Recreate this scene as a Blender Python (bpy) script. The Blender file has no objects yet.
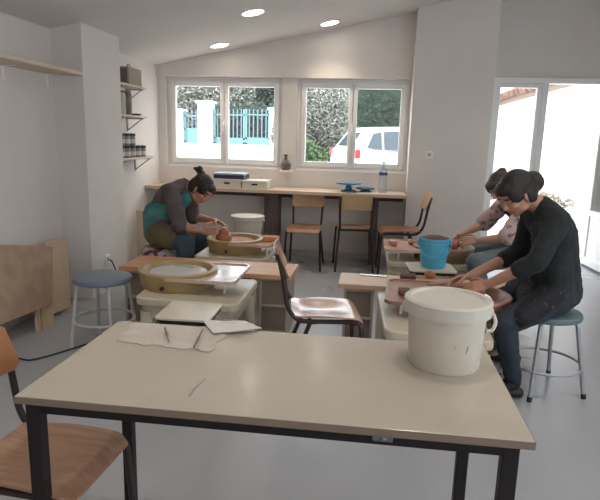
import bpy, bmesh, math, random
from mathutils import Vector, Matrix, noise
PI = math.pi
random.seed(7)
SC = bpy.context.scene
COL = SC.collection
V = Vector

# ------------------------------------------------------------------ camera
FPX, PITCH, YAW, ROLL, EYE = 560.67, 0.1978, 0.122, 0.0276, 1.45
_cy, _sy, _cp, _sp = math.cos(YAW), math.sin(YAW), math.cos(PITCH), math.sin(PITCH)
CF = V((-_sy*_cp, _cy*_cp, -_sp)); _r = V((_cy, _sy, 0)); _u = _r.cross(CF)
CR = math.cos(ROLL)*_r + math.sin(ROLL)*_u
CU = -math.sin(ROLL)*_r + math.cos(ROLL)*_u
CP = V((0, 0, EYE))
def ray(x, y): return CF + CR*((x-300)/FPX) - CU*((y-250)/FPX)
def at(x, y, Y):                      # the photograph's point at room depth Y
    d = ray(x, y); return CP + d*(Y/d.y)
def onz(x, y, z):                     # the photograph's point at height z
    d = ray(x, y); return CP + d*((z-EYE)/d.z)
cam = bpy.data.objects.new('camera', bpy.data.cameras.new('camera'))
COL.objects.link(cam)
cam.data.sensor_width = 36; cam.data.lens = FPX*36/600; cam.data.clip_start = .05; cam.data.clip_end = 300
cam.matrix_world = Matrix(((CR.x, CU.x, -CF.x, 0), (CR.y, CU.y, -CF.y, 0), (CR.z, CU.z, -CF.z, EYE), (0, 0, 0, 1)))
SC.camera = cam

# ------------------------------------------------------------------ materials
MATS = {}
def mat(name, col, rough=.5, metal=0, col2=None, scale=8., stretch=(1, 1, 1), detail=4, lo=.35, hi=.65,
        bump=0., bscale=None, rough2=None, spec=.5, coat=0., kind='noise'):
    if name in MATS: return MATS[name]
    m = bpy.data.materials.new(name); m.use_nodes = True
    nt = m.node_tree; b = nt.nodes['Principled BSDF']
    b.inputs['Base Color'].default_value = (*col, 1)
    b.inputs['Roughness'].default_value = rough; b.inputs['Metallic'].default_value = metal
    b.inputs['Specular IOR Level'].default_value = spec
    if coat: b.inputs['Coat Weight'].default_value = coat; b.inputs['Coat Roughness'].default_value = .15
    if col2 or bump or rough2 is not None:
        tc = nt.nodes.new('ShaderNodeTexCoord'); mp = nt.nodes.new('ShaderNodeMapping')
        mp.inputs['Scale'].default_value = stretch; mp.inputs['Location'].default_value = (.13, .27, .37)
        nt.links.new(tc.outputs['Object'], mp.inputs['Vector'])
        if kind == 'voronoi':
            n = nt.nodes.new('ShaderNodeTexVoronoi'); n.inputs['Scale'].default_value = scale; fac = n.outputs['Distance']
        elif kind == 'wave':
            n = nt.nodes.new('ShaderNodeTexWave'); n.inputs['Scale'].default_value = scale
            n.inputs['Distortion'].default_value = 5; n.inputs['Detail'].default_value = 3; fac = n.outputs['Fac']
        else:
            n = nt.nodes.new('ShaderNodeTexNoise'); n.inputs['Scale'].default_value = scale
            n.inputs['Detail'].default_value = detail; fac = n.outputs['Fac']
        nt.links.new(mp.outputs['Vector'], n.inputs['Vector'])
        if col2:
            r = nt.nodes.new('ShaderNodeValToRGB'); r.color_ramp.elements[0].position = lo; r.color_ramp.elements[1].position = hi
            r.color_ramp.elements[0].color = (*col, 1); r.color_ramp.elements[1].color = (*col2, 1)
            nt.links.new(fac, r.inputs['Fac']); nt.links.new(r.outputs['Color'], b.inputs['Base Color'])
        if rough2 is not None:
            mr = nt.nodes.new('ShaderNodeMapRange'); mr.inputs['From Min'].default_value = lo; mr.inputs['From Max'].default_value = hi
            mr.inputs['To Min'].default_value = rough; mr.inputs['To Max'].default_value = rough2
            nt.links.new(fac, mr.inputs['Value']); nt.links.new(mr.outputs['Result'], b.inputs['Roughness'])
        if bump:
            n2 = nt.nodes.new('ShaderNodeTexNoise'); n2.inputs['Scale'].default_value = bscale or scale; n2.inputs['Detail'].default_value = 5
            nt.links.new(mp.outputs['Vector'], n2.inputs['Vector'])
            bp = nt.nodes.new('ShaderNodeBump'); bp.inputs['Strength'].default_value = bump; bp.inputs['Distance'].default_value = .01
            nt.links.new(n2.outputs['Fac'], bp.inputs['Height']); nt.links.new(bp.outputs['Normal'], b.inputs['Normal'])
    MATS[name] = m
    return m
def emit(name, col, s):
    if name in MATS: return MATS[name]
    m = mat(name, col, .5); b = m.node_tree.nodes['Principled BSDF']
    b.inputs['Emission Color'].default_value = (*col, 1); b.inputs['Emission Strength'].default_value = s
    return m
def glass(name, tint=(1, 1, 1), refl=.06):
    m = bpy.data.materials.new(name); m.use_nodes = True; nt = m.node_tree
    for n in list(nt.nodes): nt.nodes.remove(n)
    o = nt.nodes.new('ShaderNodeOutputMaterial'); t = nt.nodes.new('ShaderNodeBsdfTransparent'); g = nt.nodes.new('ShaderNodeBsdfGlossy')
    mx = nt.nodes.new('ShaderNodeMixShader'); t.inputs['Color'].default_value = (*tint, 1); g.inputs['Roughness'].default_value = .03
    mx.inputs['Fac'].default_value = refl
    nt.links.new(t.outputs[0], mx.inputs[1]); nt.links.new(g.outputs[0], mx.inputs[2]); nt.links.new(mx.outputs[0], o.inputs['Surface'])
    MATS[name] = m; return m

M_WALL = mat('wall_paint', (.73, .69, .655), .85, col2=(.76, .72, .685), scale=3, bump=.05, bscale=60)
M_CEIL = mat('ceiling_paint', (.68, .655, .64), .9)
M_FLOOR = mat('resin_floor', (.345, .35, .37), .24, col2=(.40, .405, .42), scale=1.3, detail=3, lo=.2, hi=.8, rough2=.36, spec=.5)
M_FRAME = mat('white_frame', (.86, .85, .84), .35)
M_LAM = mat('beige_laminate', (.47, .41, .325), .32, col2=(.52, .455, .365), scale=5, detail=8, rough2=.45, coat=.35)
M_EDGE = mat('laminate_edge', (.23, .165, .12), .5)
M_BLACK = mat('black_steel', (.022, .018, .018), .5, spec=.2)
M_TUBE = mat('dark_brown_tube', (.040, .026, .026), .4, spec=.35)
M_PLY = mat('plywood', (.30, .155, .09), .36, col2=(.40, .225, .14), scale=5, stretch=(1, 9, 9), detail=5, coat=.2)
M_PLYP = mat('pale_plywood', (.55, .36, .20), .4, col2=(.62, .43, .26), scale=4, stretch=(9, 1, 1), detail=5)
M_PLYG = mat('worn_glossy_plywood', (.46, .27, .19), .25, col2=(.56, .37, .28), scale=4, stretch=(1, 8, 8), detail=5, coat=.35)
M_PINE = mat('pine_board', (.60, .40, .27), .5, col2=(.70, .49, .34), scale=3, stretch=(1, 14, 14), detail=5)
M_PINEY = mat('pine_board_lengthwise', (.62, .50, .38), .55, col2=(.70, .58, .46), scale=3, stretch=(14, 1, 14), detail=5)
M_ORANGE = mat('orange_board', (.60, .30, .16), .5, col2=(.68, .38, .21), scale=3, stretch=(1, 12, 12), detail=5)
M_CHIP = mat('chipboard', (.36, .245, .165), .75, col2=(.44, .31, .215), scale=9, detail=9, bump=.1, bscale=60)
M_MDF = mat('light_board', (.52, .39, .26), .7, col2=(.58, .45, .31), scale=4, stretch=(5, 5, 1))
M_DWOOD = mat('dark_wood', (.085, .058, .05), .6, col2=(.12, .085, .075), scale=4, stretch=(9, 9, 1))
M_CREAM = mat('cream_plastic', (.56, .50, .38), .32, col2=(.62, .56, .44), scale=4, rough2=.45)
M_CREAMT = mat('cream_seat', (.62, .55, .43), .3)
M_CRATE = mat('grey_brown_crate', (.22, .175, .135), .7, col2=(.28, .23, .18), scale=6, bump=.1)
M_CRATEF = mat('crate_frame', (.46, .40, .33), .6)
M_GOLD = mat('ochre_pan', (.40, .28, .125), .42, col2=(.46, .33, .16), scale=6)
M_TRAY = mat('tray_wet', (.52, .41, .32), .14, col2=(.60, .49, .40), scale=6, rough2=.35)
M_REDPAN = mat('clay_splashed_pan', (.27, .115, .075), .32, col2=(.46, .26, .19), scale=7, detail=8, rough2=.5)
M_SLURRY = mat('wet_pink_slurry', (.60, .36, .28), .12, col2=(.72, .50, .42), scale=9, detail=6)
M_HEAD = mat('grey_wheel_head', (.50, .49, .48), .25, col2=(.58, .57, .56), scale=5, rough2=.4)
M_CLAY = mat('terracotta_clay', (.36, .125, .065), .4, col2=(.46, .18, .10), scale=12, bump=.2)
M_CLAYD = mat('dark_brown_clay', (.10, .035, .024), .65, col2=(.15, .055, .038), scale=20, bump=.2)
M_SPONGE = mat('orange_sponge', (.52, .235, .10), .9, col2=(.60, .29, .14), scale=40, bump=.5, bscale=90)
M_WBUCK = mat('white_bucket_plastic', (.58, .53, .45), .42, col2=(.64, .59, .51), scale=5, detail=8, lo=.3, hi=.6)
M_WLID = mat('white_lid', (.62, .58, .51), .4, col2=(.56, .50, .43), scale=9, detail=8, lo=.5, hi=.75)
M_BLUE = mat('blue_bucket_plastic', (.08, .42, .66), .4, col2=(.13, .50, .72), scale=7)
M_SEATG = mat('blue_grey_vinyl', (.17, .20, .26), .4, bump=.05, bscale=80)
M_SEATD = mat('teal_grey_vinyl', (.12, .17, .19), .45)
M_GLEG = mat('light_grey_tube', (.60, .58, .56), .35, metal=.15)
M_CHROME = mat('steel_tube', (.42, .43, .46), .35, metal=.5)
M_RUB = mat('black_rubber', (.02, .02, .022), .6)
M_CLOTH = mat('dusty_canvas', (.56, .49, .42), .9, col2=(.63, .57, .50), scale=6, detail=8, bump=.3, bscale=120)
M_PAPER = mat('paper', (.72, .69, .63), .8)
M_STEEL = mat('tool_steel', (.20, .20, .22), .35, metal=.7)
M_TWOOD = mat('tool_wood', (.20, .15, .12), .5)
M_NAVY = mat('navy_lid', (.03, .045, .09), .4)
M_NAVYT = mat('pale_blue_lid_top', (.42, .46, .54), .35)
M_CARD = mat('white_archive_box', (.72, .66, .58), .7)
M_VASE = mat('grey_brown_stoneware', (.10, .075, .06), .45, col2=(.22, .18, .15), scale=9)
M_WHBLUE = mat('blue_turntable', (.05, .19, .36), .4)
M_BOTTLE = glass('clear_bottle', (.86, .90, .92), .16)
M_LABEL = mat('blue_label', (.05, .10, .32), .5)
M_GLASS = glass('window_glass', (.97, .98, .98), .05)
M_BASK = mat('grey_canvas_box', (.36, .31, .26), .85, bump=.3, bscale=80)
M_BASKD = mat('dark_canvas_box', (.17, .15, .14), .85)
M_JARG = mat('grey_jar', (.20, .19, .19), .4)
M_JARL = mat('pale_jar_band', (.55, .52, .49), .6)
M_BRACK = mat('grey_bracket', (.36, .36, .37), .5)
M_SKIN = mat('skin', (.52, .27, .18), .5)
M_SKIND = mat('skin_shade', (.40, .19, .125), .5)
M_LIP = mat('lips', (.40, .13, .10), .45)
M_BROW = mat('brow_hair', (.03, .02, .018), .6)
M_HAIR = mat('dark_hair', (.012, .009, .010), .45, col2=(.03, .02, .018), scale=30, stretch=(1, 1, 6), bump=.6, bscale=60)
M_HAIRB = mat('brown_hair', (.045, .026, .020), .45, col2=(.075, .045, .035), scale=30, stretch=(1, 1, 6), bump=.6, bscale=60)
M_SWMAUVE = mat('mauve_grey_knit', (.105, .08, .085), .95, col2=(.14, .11, .115), scale=10, bump=.3, bscale=150)
M_TEAL = mat('teal_apron', (.05, .20, .21), .8, col2=(.09, .27, .27), scale=9, lo=.4, hi=.6)
M_OLIVE = mat('olive_apron', (.13, .11, .06), .85, col2=(.20, .145, .075), scale=5)
M_JEAN = mat('blue_jeans', (.045, .065, .10), .9, col2=(.07, .095, .14), scale=6, bump=.2, bscale=150)
M_JEANL = mat('faded_jeans', (.12, .15, .165), .9, col2=(.18, .21, .22), scale=5, bump=.2, bscale=150)
M_CHAR = mat('charcoal_knit', (.016, .020, .022), .95, col2=(.024, .028, .03), scale=10, bump=.3, bscale=150)
M_DJEAN = mat('dark_jeans', (.016, .026, .036), .9, col2=(.026, .036, .048), scale=8)
M_BAPR = mat('black_patterned_apron', (.012, .012, .015), .9, col2=(.06, .055, .055), scale=26, detail=2, lo=.62, hi=.68)
M_NAPR = mat('navy_glossy_apron', (.02, .02, .055), .3)
M_PINK = mat('pink_floral_cotton', (.56, .42, .40), .9, col2=(.24, .13, .16), scale=24, detail=2, lo=.55, hi=.62)
M_SHOE = mat('black_shoe', (.012, .011, .014), .5)
M_PATT = mat('patterned_cotton', (.56, .50, .47), .9, col2=(.20, .06, .06), scale=13, detail=1, lo=.5, hi=.56)

# ------------------------------------------------------------------ mesh helpers
class MB:
    def __init__(s): s.bm = bmesh.new()
    def add(s, verts, faces, M=None, smooth=False, mi=0):
        vs = [s.bm.verts.new((M @ V(v)) if M else V(v)) for v in verts]
        for f in faces:
            try:
                fc = s.bm.faces.new([vs[i] for i in f]); fc.smooth = smooth; fc.material_index = mi
            except ValueError: pass
        return s
    def box(s, x0, x1, y0, y1, z0, z1, M=None, mi=0):
        v = [(x, y, z) for z in (z0, z1) for y in (y0, y1) for x in (x0, x1)]
        f = [(0, 2, 3, 1), (4, 5, 7, 6), (0, 1, 5, 4), (2, 6, 7, 3), (0, 4, 6, 2), (1, 3, 7, 5)]
        return s.add(v, f, M, False, mi)
    def lathe(s, prof, c=(0, 0, 0), n=40, M=None, mi=0, a0=0., sx=1., sy=1.):
        # closed lathe; prof from bottom to top, r may be 0 at the ends
        v, f, rings = [], [], []
        for r, z in prof:
            if r < 1e-6: rings.append([len(v)]); v.append((c[0], c[1], c[2]+z))
            else:
                rings.append(list(range(len(v), len(v)+n)))
                v += [(c[0]+sx*r*math.cos(2*PI*i/n+a0), c[1]+sy*r*math.sin(2*PI*i/n+a0), c[2]+z) for i in range(n)]
        for A, B in zip(rings, rings[1:]):
            for i in range(n):
                a, b = A[i % len(A)], A[(i+1) % len(A)]; d, e = B[i % len(B)], B[(i+1) % len(B)]
                q = []
                for k in (a, b, e, d):
                    if k not in q: q.append(k)
                if len(q) > 2: f.append(q)
        return s.add(v, f, M, True, mi)
    def tube(s, pts, r, n=10, closed=False, mi=0, M=None):
        pts = [V(p) for p in pts]; N = len(pts); v, f = [], []
        rs = r if isinstance(r, (list, tuple)) else [r]*N
        up = None
        for i, p in enumerate(pts):
            if closed: t = pts[(i+1) % N]-pts[i-1]
            else: t = pts[min(i+1, N-1)]-pts[max(i-1, 0)]
            t.normalize()
            if up is None:
                up = V((0, 0, 1)) if abs(t.z) < .9 else V((1, 0, 0))
            a = t.cross(up)
            if a.length < 1e-5: a = t.orthogonal()
            a.normalize(); up = a.cross(t).normalized()
            for k in range(n):
                an = 2*PI*k/n; v.append(p + rs[i]*(math.cos(an)*a + math.sin(an)*up))
        for i in range(N if closed else N-1):
            j = (i+1) % N
            for k in range(n): f.append((i*n+k, i*n+(k+1) % n, j*n+(k+1) % n, j*n+k))
        if not closed: f.append(list(range(n))[::-1]); f.append([(N-1)*n+k for k in range(n)])
        return s.add(v, f, M, True, mi)
    def prism(s, poly, z0, z1, M=None, mi=0):
        n = len(poly); v = [(x, y, z0) for x, y in poly]+[(x, y, z1) for x, y in poly]
        f = [list(range(n))[::-1], list(range(n, 2*n))]+[(i, (i+1) % n, n+(i+1) % n, n+i) for i in range(n)]
        return s.add(v, f, M, False, mi)
    def ball(s, c, r, n=16, M=None, R=None):
        rr = (r, r, r) if not isinstance(r, (tuple, list)) else r
        m = 10; v, f = [], []
        v.append((0, 0, -1))
        for j in range(1, m):
            t = -PI/2+PI*j/m
            for i in range(n): v.append((math.cos(t)*math.cos(2*PI*i/n), math.cos(t)*math.sin(2*PI*i/n), math.sin(t)))
        v.append((0, 0, 1)); L = len(v)-1
        for i in range(n):
            f.append((0, 1+(i+1) % n, 1+i)); f.append((L, 1+(m-2)*n+i, 1+(m-2)*n+(i+1) % n))
            for j in range(m-2): f.append((1+j*n+i, 1+j*n+(i+1) % n, 1+(j+1)*n+(i+1) % n, 1+(j+1)*n+i))
        T = Matrix.Translation(V(c)) @ (R.to_4x4() if R else Matrix.Identity(4)) @ Matrix.Diagonal((*rr, 1))
        if M: T = M @ T
        return s.add(v, f, T, True)
    def cone(s, a, b, ra, rb, n=14):      # tapered capsule between two joints
        a, b = V(a), V(b); d = b-a; L = d.length
        if L < 1e-6: return s.ball(a, max(ra, rb))
        q = V((0, 0, 1)).rotation_difference(d.normalized()).to_matrix().to_4x4()
        prof = []
        k = 5
        for i in range(k+1):
            t = -PI/2+PI/2*i/k; prof.append((ra*math.cos(t) if i else 0, ra*math.sin(t)))
        for i in range(k+1):
            t = PI/2*i/k; prof.append((rb*math.cos(t) if i < k else 0, L+rb*math.sin(t)))
        return s.lathe(prof, n=n, M=Matrix.Translation(a) @ q)
    def chain(s, pts, rs):
        for i in range(len(pts)-1): s.cone(pts[i], pts[i+1], rs[i], rs[i+1])
        return s
    def build(s, name, mats, parent=None, bevel=0, M=None, auto=True, seg=2):
        bmesh.ops.recalc_face_normals(s.bm, faces=s.bm.faces)
        if len(s.bm.edges) < 20000:
            for e in s.bm.edges:
                if len(e.link_faces) == 2 and e.calc_face_angle(0) > .65: e.smooth = False
        me = bpy.data.meshes.new(name); s.bm.to_mesh(me); s.bm.free()
        for m in (mats if isinstance(mats, (list, tuple)) else [mats]): me.materials.append(m)
        o = bpy.data.objects.new(name, me); COL.objects.link(o)
        if parent: o.parent = parent
        if M: o.matrix_local = M
        if bevel:
            b = o.modifiers.new('bevel', 'BEVEL'); b.width = bevel; b.segments = seg; b.limit_method = 'ANGLE'; b.angle_limit = math.radians(40)
        return o

def tag(o, label, cat, group=None, kind=None):
    o['label'] = label; o['category'] = cat
    if group: o['group'] = group
    if kind: o['kind'] = kind
    return o
def thing(name, label, cat, loc=(0, 0, 0), rz=0, group=None, scale=1):
    o = bpy.data.objects.new(name, None); COL.objects.link(o); o.empty_display_size = .1
    o.location = loc; o.rotation_euler = (0, 0, rz); o.scale = (scale,)*3
    return tag(o, label, cat, group)
def struct(o): o['kind'] = 'structure'; return o
def dup(root, loc, rz, label, scale=None):
    def cp(o, par):
        c = o.copy(); COL.objects.link(c)
        if par: c.parent = par
        for ch in [x for x in o.children]: cp(ch, c)
        return c
    r = cp(root, None); r.location = loc; r.rotation_euler = (0, 0, rz); r['label'] = label
    if scale: r.scale = (scale,)*3
    return r
def arc(c, r, a0, a1, n, z=None, plane='xy'):
    out = []
    for i in range(n+1):
        a = a0+(a1-a0)*i/n; x, y = r*math.cos(a), r*math.sin(a)
        out.append((c[0]+x, c[1]+y, c[2]) if plane == 'xy' else (c[0]+x, c[1], c[2]+y))
    return out
def smooth_path(pts, k=6):           # rounds the corners of a polyline
    pts = [V(p) for p in pts]; out = [pts[0]]
    for i in range(1, len(pts)-1):
        a, b, c = pts[i-1], pts[i], pts[i+1]
        r = min(.05, (a-b).length*.45, (c-b).length*.45)
        p0 = b+(a-b).normalized()*r; p1 = b+(c-b).normalized()*r
        for j in range(k+1):
            t = j/k; out.append((1-t)**2*p0+2*t*(1-t)*b+t*t*p1)
    out.append(pts[-1]); return out
def rrect(x0, x1, y0, y1, r, n=5):
    p = []
    for cx, cy, a in ((x1-r, y1-r, 0), (x0+r, y1-r, PI/2), (x0+r, y0+r, PI), (x1-r, y0+r, 3*PI/2)):
        for i in range(n+1): p.append((cx+r*math.cos(a+PI/2*i/n), cy+r*math.sin(a+PI/2*i/n)))
    return p

# ------------------------------------------------------------------ room shell
XL, YB = -2.65, 6.85
def cz(x): return 2.783+.197*x
def ceil_box(mb, x0, x1, y0, y1, z0, dz=.0):       # a block that reaches up to the sloped ceiling
    v = [(x0, y0, z0), (x1, y0, z0), (x0, y1, z0), (x1, y1, z0), (x0, y0, cz(x0)+dz), (x1, y0, cz(x1)+dz), (x0, y1, cz(x0)+dz), (x1, y1, cz(x1)+dz)]
    return mb.add(v, [(0, 2, 3, 1), (4, 5, 7, 6), (0, 1, 5, 4), (2, 6, 7, 3), (0, 4, 6, 2), (1, 3, 7, 5)])
XR, YF, DY = 3.6, -2.2, 7.2
struct(MB().box(XL-.2, XR+.2, YF-.2, DY+.12, -.1, 0).build('floor', M_FLOOR))
mb = MB(); x0, x1 = XL-.2, XR+.2
mb.add([(x0, YF-.2, cz(x0)), (x1, YF-.2, cz(x1)), (x1, DY+.3, cz(x1)), (x0, DY+.3, cz(x0)),
        (x0, YF-.2, cz(x0)+.15), (x1, YF-.2, cz(x1)+.15), (x1, DY+.3, cz(x1)+.15), (x0, DY+.3, cz(x0)+.15)],
       [(0, 1, 2, 3), (4, 7, 6, 5), (0, 4, 5, 1), (1, 5, 6, 2), (2, 6, 7, 3), (3, 7, 4, 0)])
struct(mb.build('ceiling', M_CEIL))
struct(ceil_box(MB(), XL-.2, XL, YF-.2, YB+.25, 0, .1).build('wall_left', M_WALL))
mb = ceil_box(MB(), XR, XR+.2, YF-.2, -.9, 0, .1); ceil_box(mb, XR, XR+.2, 2.6, DY+.3, 0, .1); mb.box(XR, XR+.2, -.9, 2.6, 0, .9); ceil_box(mb, XR, XR+.2, -.9, 2.6, 2.3, .1)
struct(mb.build('wall_right', M_WALL))
mb = MB().box(XL, XR, YF-.2, YF, 0, .8); ceil_box(mb, XL, 1.0, YF-.2, YF, .8, .1); ceil_box(mb, 2.9, XR, YF-.2, YF, .8, .1); ceil_box(mb, 1.0, 2.9, YF-.2, YF, 2.1, .1)
struct(mb.build('wall_front', M_WALL))
# back wall with two window openings
W = [(-2.55, -1.105), (-.925, .408)]; WZ0, WZ1 = 1.06, 2.14
mb = MB()
mb.box(XL, .415, YB, YB+.22, 0, WZ0)
mb.box(XL, W[0][0], YB, YB+.22, WZ0, WZ1); mb.box(W[0][1], W[1][0], YB, YB+.22, WZ0, WZ1); mb.box(W[1][1], .415, YB, YB+.22, WZ0, WZ1)
ceil_box(mb, XL, .415, YB-.05, YB+.22, WZ1, .1)
struct(mb.build('wall_back', M_WALL))
struct(ceil_box(MB(), .412, 1.275, 6.55, DY+.12, 0, .1).build('wall_back_pier', M_WALL))
mb = MB(); ceil_box(mb, 1.275, XR, DY-.02, DY+.12, 2.215, .1); ceil_box(mb, 2.76, XR, DY-.02, DY+.12, 0, .1)
struct(mb.build('wall_door_side', M_WALL))
struct(ceil_box(MB(), XL, -2.385, 4.52, 5.22, 0, .1).build('wall_left_pier', M_WALL))
M_BASE = mat('skirting', (.50, .45, .42), .6)
struct(MB().box(XL, -2.6+.0, YF, 4.5, 0, .07).build('baseboard_left', M_BASE, bevel=.004))
struct(MB().box(XL, .40, YB-.015, YB, 0, .07).build('baseboard_back', M_BASE, bevel=.004))

# windows: an outer frame, a sash on each side with its pane, a handle
def window(n, x0, x1, z0, z1, y, two=True):
    fr = MB(); t = .055
    for a, b, c, d in ((x0, x0+t, z0, z1), (x1-t, x1, z0, z1), (x0+t, x1-t, z0, z0+t), (x0+t, x1-t, z1-t, z1)): fr.box(a, b, y-.01, y+.06, c, d)
    w = struct(fr.build('window_%d' % n, M_FRAME, bevel=.006))
    xm = (x0+x1)/2
    for a, b in ((x0+t-.01, xm+.012), (xm-.012, x1-t+.01)):
        s = MB(); k = .062; c, d = z0+t-.01, z1-t+.01
        for e, f, g, h in ((a, a+k, c, d), (b-k, b, c, d), (a+k, b-k, c, c+k), (a+k, b-k, d-k, d)): s.box(e, f, y-.035, y+.03, g, h)
        so = s.build('sash', M_FRAME, w, bevel=.008)
        MB().box(a+k, b-k, y-.004, y+.004, c+k, d-k).build('pane', M_GLASS, so)
    h = MB(); h.box(xm-.014, xm+.014, y-.055, y-.035, (z0+z1)/2-.03, (z0+z1)/2+.03); h.tube([(xm, y-.055, (z0+z1)/2), (xm, y-.085, (z0+z1)/2), (xm, y-.085, (z0+z1)/2-.11)], .009)
    h.build('window_handle', M_FRAME, w)
    MB().box(x0+.002, x1-.002, y-.05, y-.012, z0-.025, z0+.02).build('window_sill', M_FRAME, w, bevel=.005)
    return w
window(1, *W[0], WZ0, WZ1, YB+.075)
window(2, *W[1], WZ0, WZ1, YB+.075)
# added side window, out of view, lets in extra daylight as fill
fr = MB()
for a, b, c, d in ((-.9, -.84, .9, 2.3), (2.54, 2.6, .9, 2.3), (.82, .88, .9, 2.3), (-.9, 2.6, .9, .96), (-.9, 2.6, 2.24, 2.3)): fr.box(XR+.08, XR+.14, a, b, c, d)
w3 = struct(fr.build('window_3', M_FRAME)); MB().box(XR+.10, XR+.108, -.84, 2.54, .96, 2.24).build('pane', M_GLASS, w3)

fr = MB()  # unseen window added behind the camera for fill light from the front
for a, b, c, d in ((1.0, 2.9, .8, .86), (1.0, 2.9, 2.04, 2.1), (1.0, 1.06, .86, 2.04), (2.84, 2.9, .86, 2.04), (1.92, 1.98, .86, 2.04)): fr.box(a, b, YF-.12, YF-.06, c, d)
w4 = struct(fr.build('window_4', M_FRAME)); MB().box(1.06, 2.84, YF-.10, YF-.092, .86, 2.04).build('pane', M_GLASS, w4)

# glazed door: fixed side light, open leaf
dz = 2.20
fr = MB()
fr.box(1.275, 2.76, DY-.06, DY+.05, dz-.05, dz+.015); fr.box(1.275, 1.425, DY-.06, DY+.05, 0, dz-.05)
fr.box(1.945, 2.015, DY-.06, DY+.05, 0, dz-.05); fr.box(2.63, 2.76, DY-.06, DY+.05, 0, dz-.05); fr.box(1.425, 2.63, DY-.06, DY+.05, 0, .03)
d1 = struct(fr.build('door_1', M_FRAME, bevel=.006))
def leaf(name, parent, w, M):
    s = MB(); k = .075; h = dz-.085
    for a, b, c, d in ((0, k, .03, h), (w-k, w, .03, h), (k, w-k, .03, .13), (k, w-k, h-k, h), (k, w-k, .62, .69)): s.box(a, b, -.03, .03, c, d)
    o = s.build(name, M_FRAME, parent, bevel=.006, M=M)
    MB().box(k, w-k, -.006, .006, .69, h-k).build('pane', M_GLASS, o)
    MB().box(k, w-k, -.014, .014, .13, .62).build('lower_panel', M_FRAME, o, bevel=.004)
    return o
s = MB(); k = .05
for a, b, c, d in ((1.425, 1.475, .03, dz-.05), (1.895, 1.945, .03, dz-.05), (1.475, 1.895, .03, .12), (1.475, 1.895, dz-.1, dz-.05)): s.box(a, b, DY-.04, DY+.03, c, d)
fx = s.build('side_light', M_FRAME, d1, bevel=.006); MB().box(1.475, 1.895, DY-.01, DY-.002, .12, dz-.1).build('pane', M_GLASS, fx)
lf = leaf('door_leaf', d1, .60, Matrix.Translation((2.635, DY-.07, 0)) @ Matrix.Rotation(math.radians(-86), 4, 'Z'))
hd = MB(); hd.box(.545, .58, -.05, -.03, .98, 1.20); hd.tube([(.562, -.05, 1.12), (.562, -.085, 1.12), (.47, -.085, 1.12)], .01); hd.build('door_handle', M_CHROME, lf)
for z in (.35, 1.1, 1.9): MB().tube([(0, .04, z-.05), (0, .04, z+.05)], .012).build('hinge', M_CHROME, lf)

# ceiling downlights
spots = [(-1.143, 5.323), (-1.751, 6.40), (-.531, 6.42)]
fill_spots = [(1.2, 3.0), (-1.5, 2.6), (.3, 1.9), (1.3, 5.2), (-1.4, .6), (.9, .2), (2.5, 1.8)]  # unseen downlights added as ambient fill for the room
spot_labels = ['round recessed ceiling downlight, the nearest of the three above the potters', 'round recessed ceiling downlight above the left window, lowest of the three', 'round recessed ceiling downlight above the right window, beside the sloping ceiling edge']
slope = math.atan(.197)
for i, (x, y) in enumerate(spots+fill_spots):
    t = thing('ceiling_downlight', spot_labels[i] if i < 3 else 'unseen fill downlight added to brighten the room', 'ceiling light', (x, y, cz(x)-.001), 0, 'recessed downlights in the sloping ceiling')
    t.rotation_euler = (0, -slope, 0)
    MB().lathe([(.098, 0), (.118, 0), (.116, -.007), (.096, -.008), (.098, 0)], n=32).build('trim_ring', M_FRAME, t)
    MB().lathe([(0, -.0005), (.0955, -.0005), (.0955, -.0045), (0, -.0045)][::-1], n=32).build('lamp_disc', emit('lamp_glow', (1, .90, .76), 14 if i < 3 else 14), t)
    L = bpy.data.lights.new('spot_lamp', 'SPOT'); L.energy = (24 if i in (1, 2) else 16) if i < 3 else 22; L.color = (1, .84, .66) if i < 3 else (1, .93, .84); L.spot_size = math.radians(110); L.spot_blend = .7; L.shadow_soft_size = .06
    lo = bpy.data.objects.new('spot_lamp', L); COL.objects.link(lo); lo.location = (x, y, cz(x)-.02)

# sockets
def socket(name, label, loc, rz):
    t = thing(name, label, 'socket', loc, rz)
    MB().box(-.04, .04, -.012, 0, -.04, .04).build('plate', M_FRAME, t, bevel=.004)
    MB().lathe([(0, 0), (.02, 0), (.02, .002), (0, .002)], n=20, M=Matrix.Translation((0, -.012, 0)) @ Matrix.Rotation(PI/2, 4, 'X')).build('insert', mat('socket_grey', (.45, .44, .44), .5), t)
    return t
socket('light_switch', 'white square light switch on the wide pier beside the glazed door', (.635, 6.55, 1.30), 0)
socket('power_socket', 'white power socket low on the side of the left pier with a black plug', (-2.385, 4.80, .30), PI/2)

# ------------------------------------------------------------------ outdoors
def gz(y):
    P = [(6.9, -.05), (9, 0.0), (12, .26), (20, 1.16), (60, 1.4)]
    for (a, b), (c, d) in zip(P, P[1:]):
        if y <= c: return b+(d-b)*(y-a)/(c-a)
    return 1.4
M_GRAVEL = mat('pale_gravel', (.50, .47, .43), .95, col2=(.60, .57, .53), scale=3, bump=.2)
v = []; f = []
ys = [7.33, 9, 10.5, 12, 14, 16, 18, 20, 30, 60]
for i, y in enumerate(ys):
    v += [(-25, y, gz(y)), (25, y, gz(y))]
    if i: f.append((2*i-2, 2*i-1, 2*i+1, 2*i))
g = MB().add(v, f).build('ground', M_GRAVEL); g['kind'] = 'structure'

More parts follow.
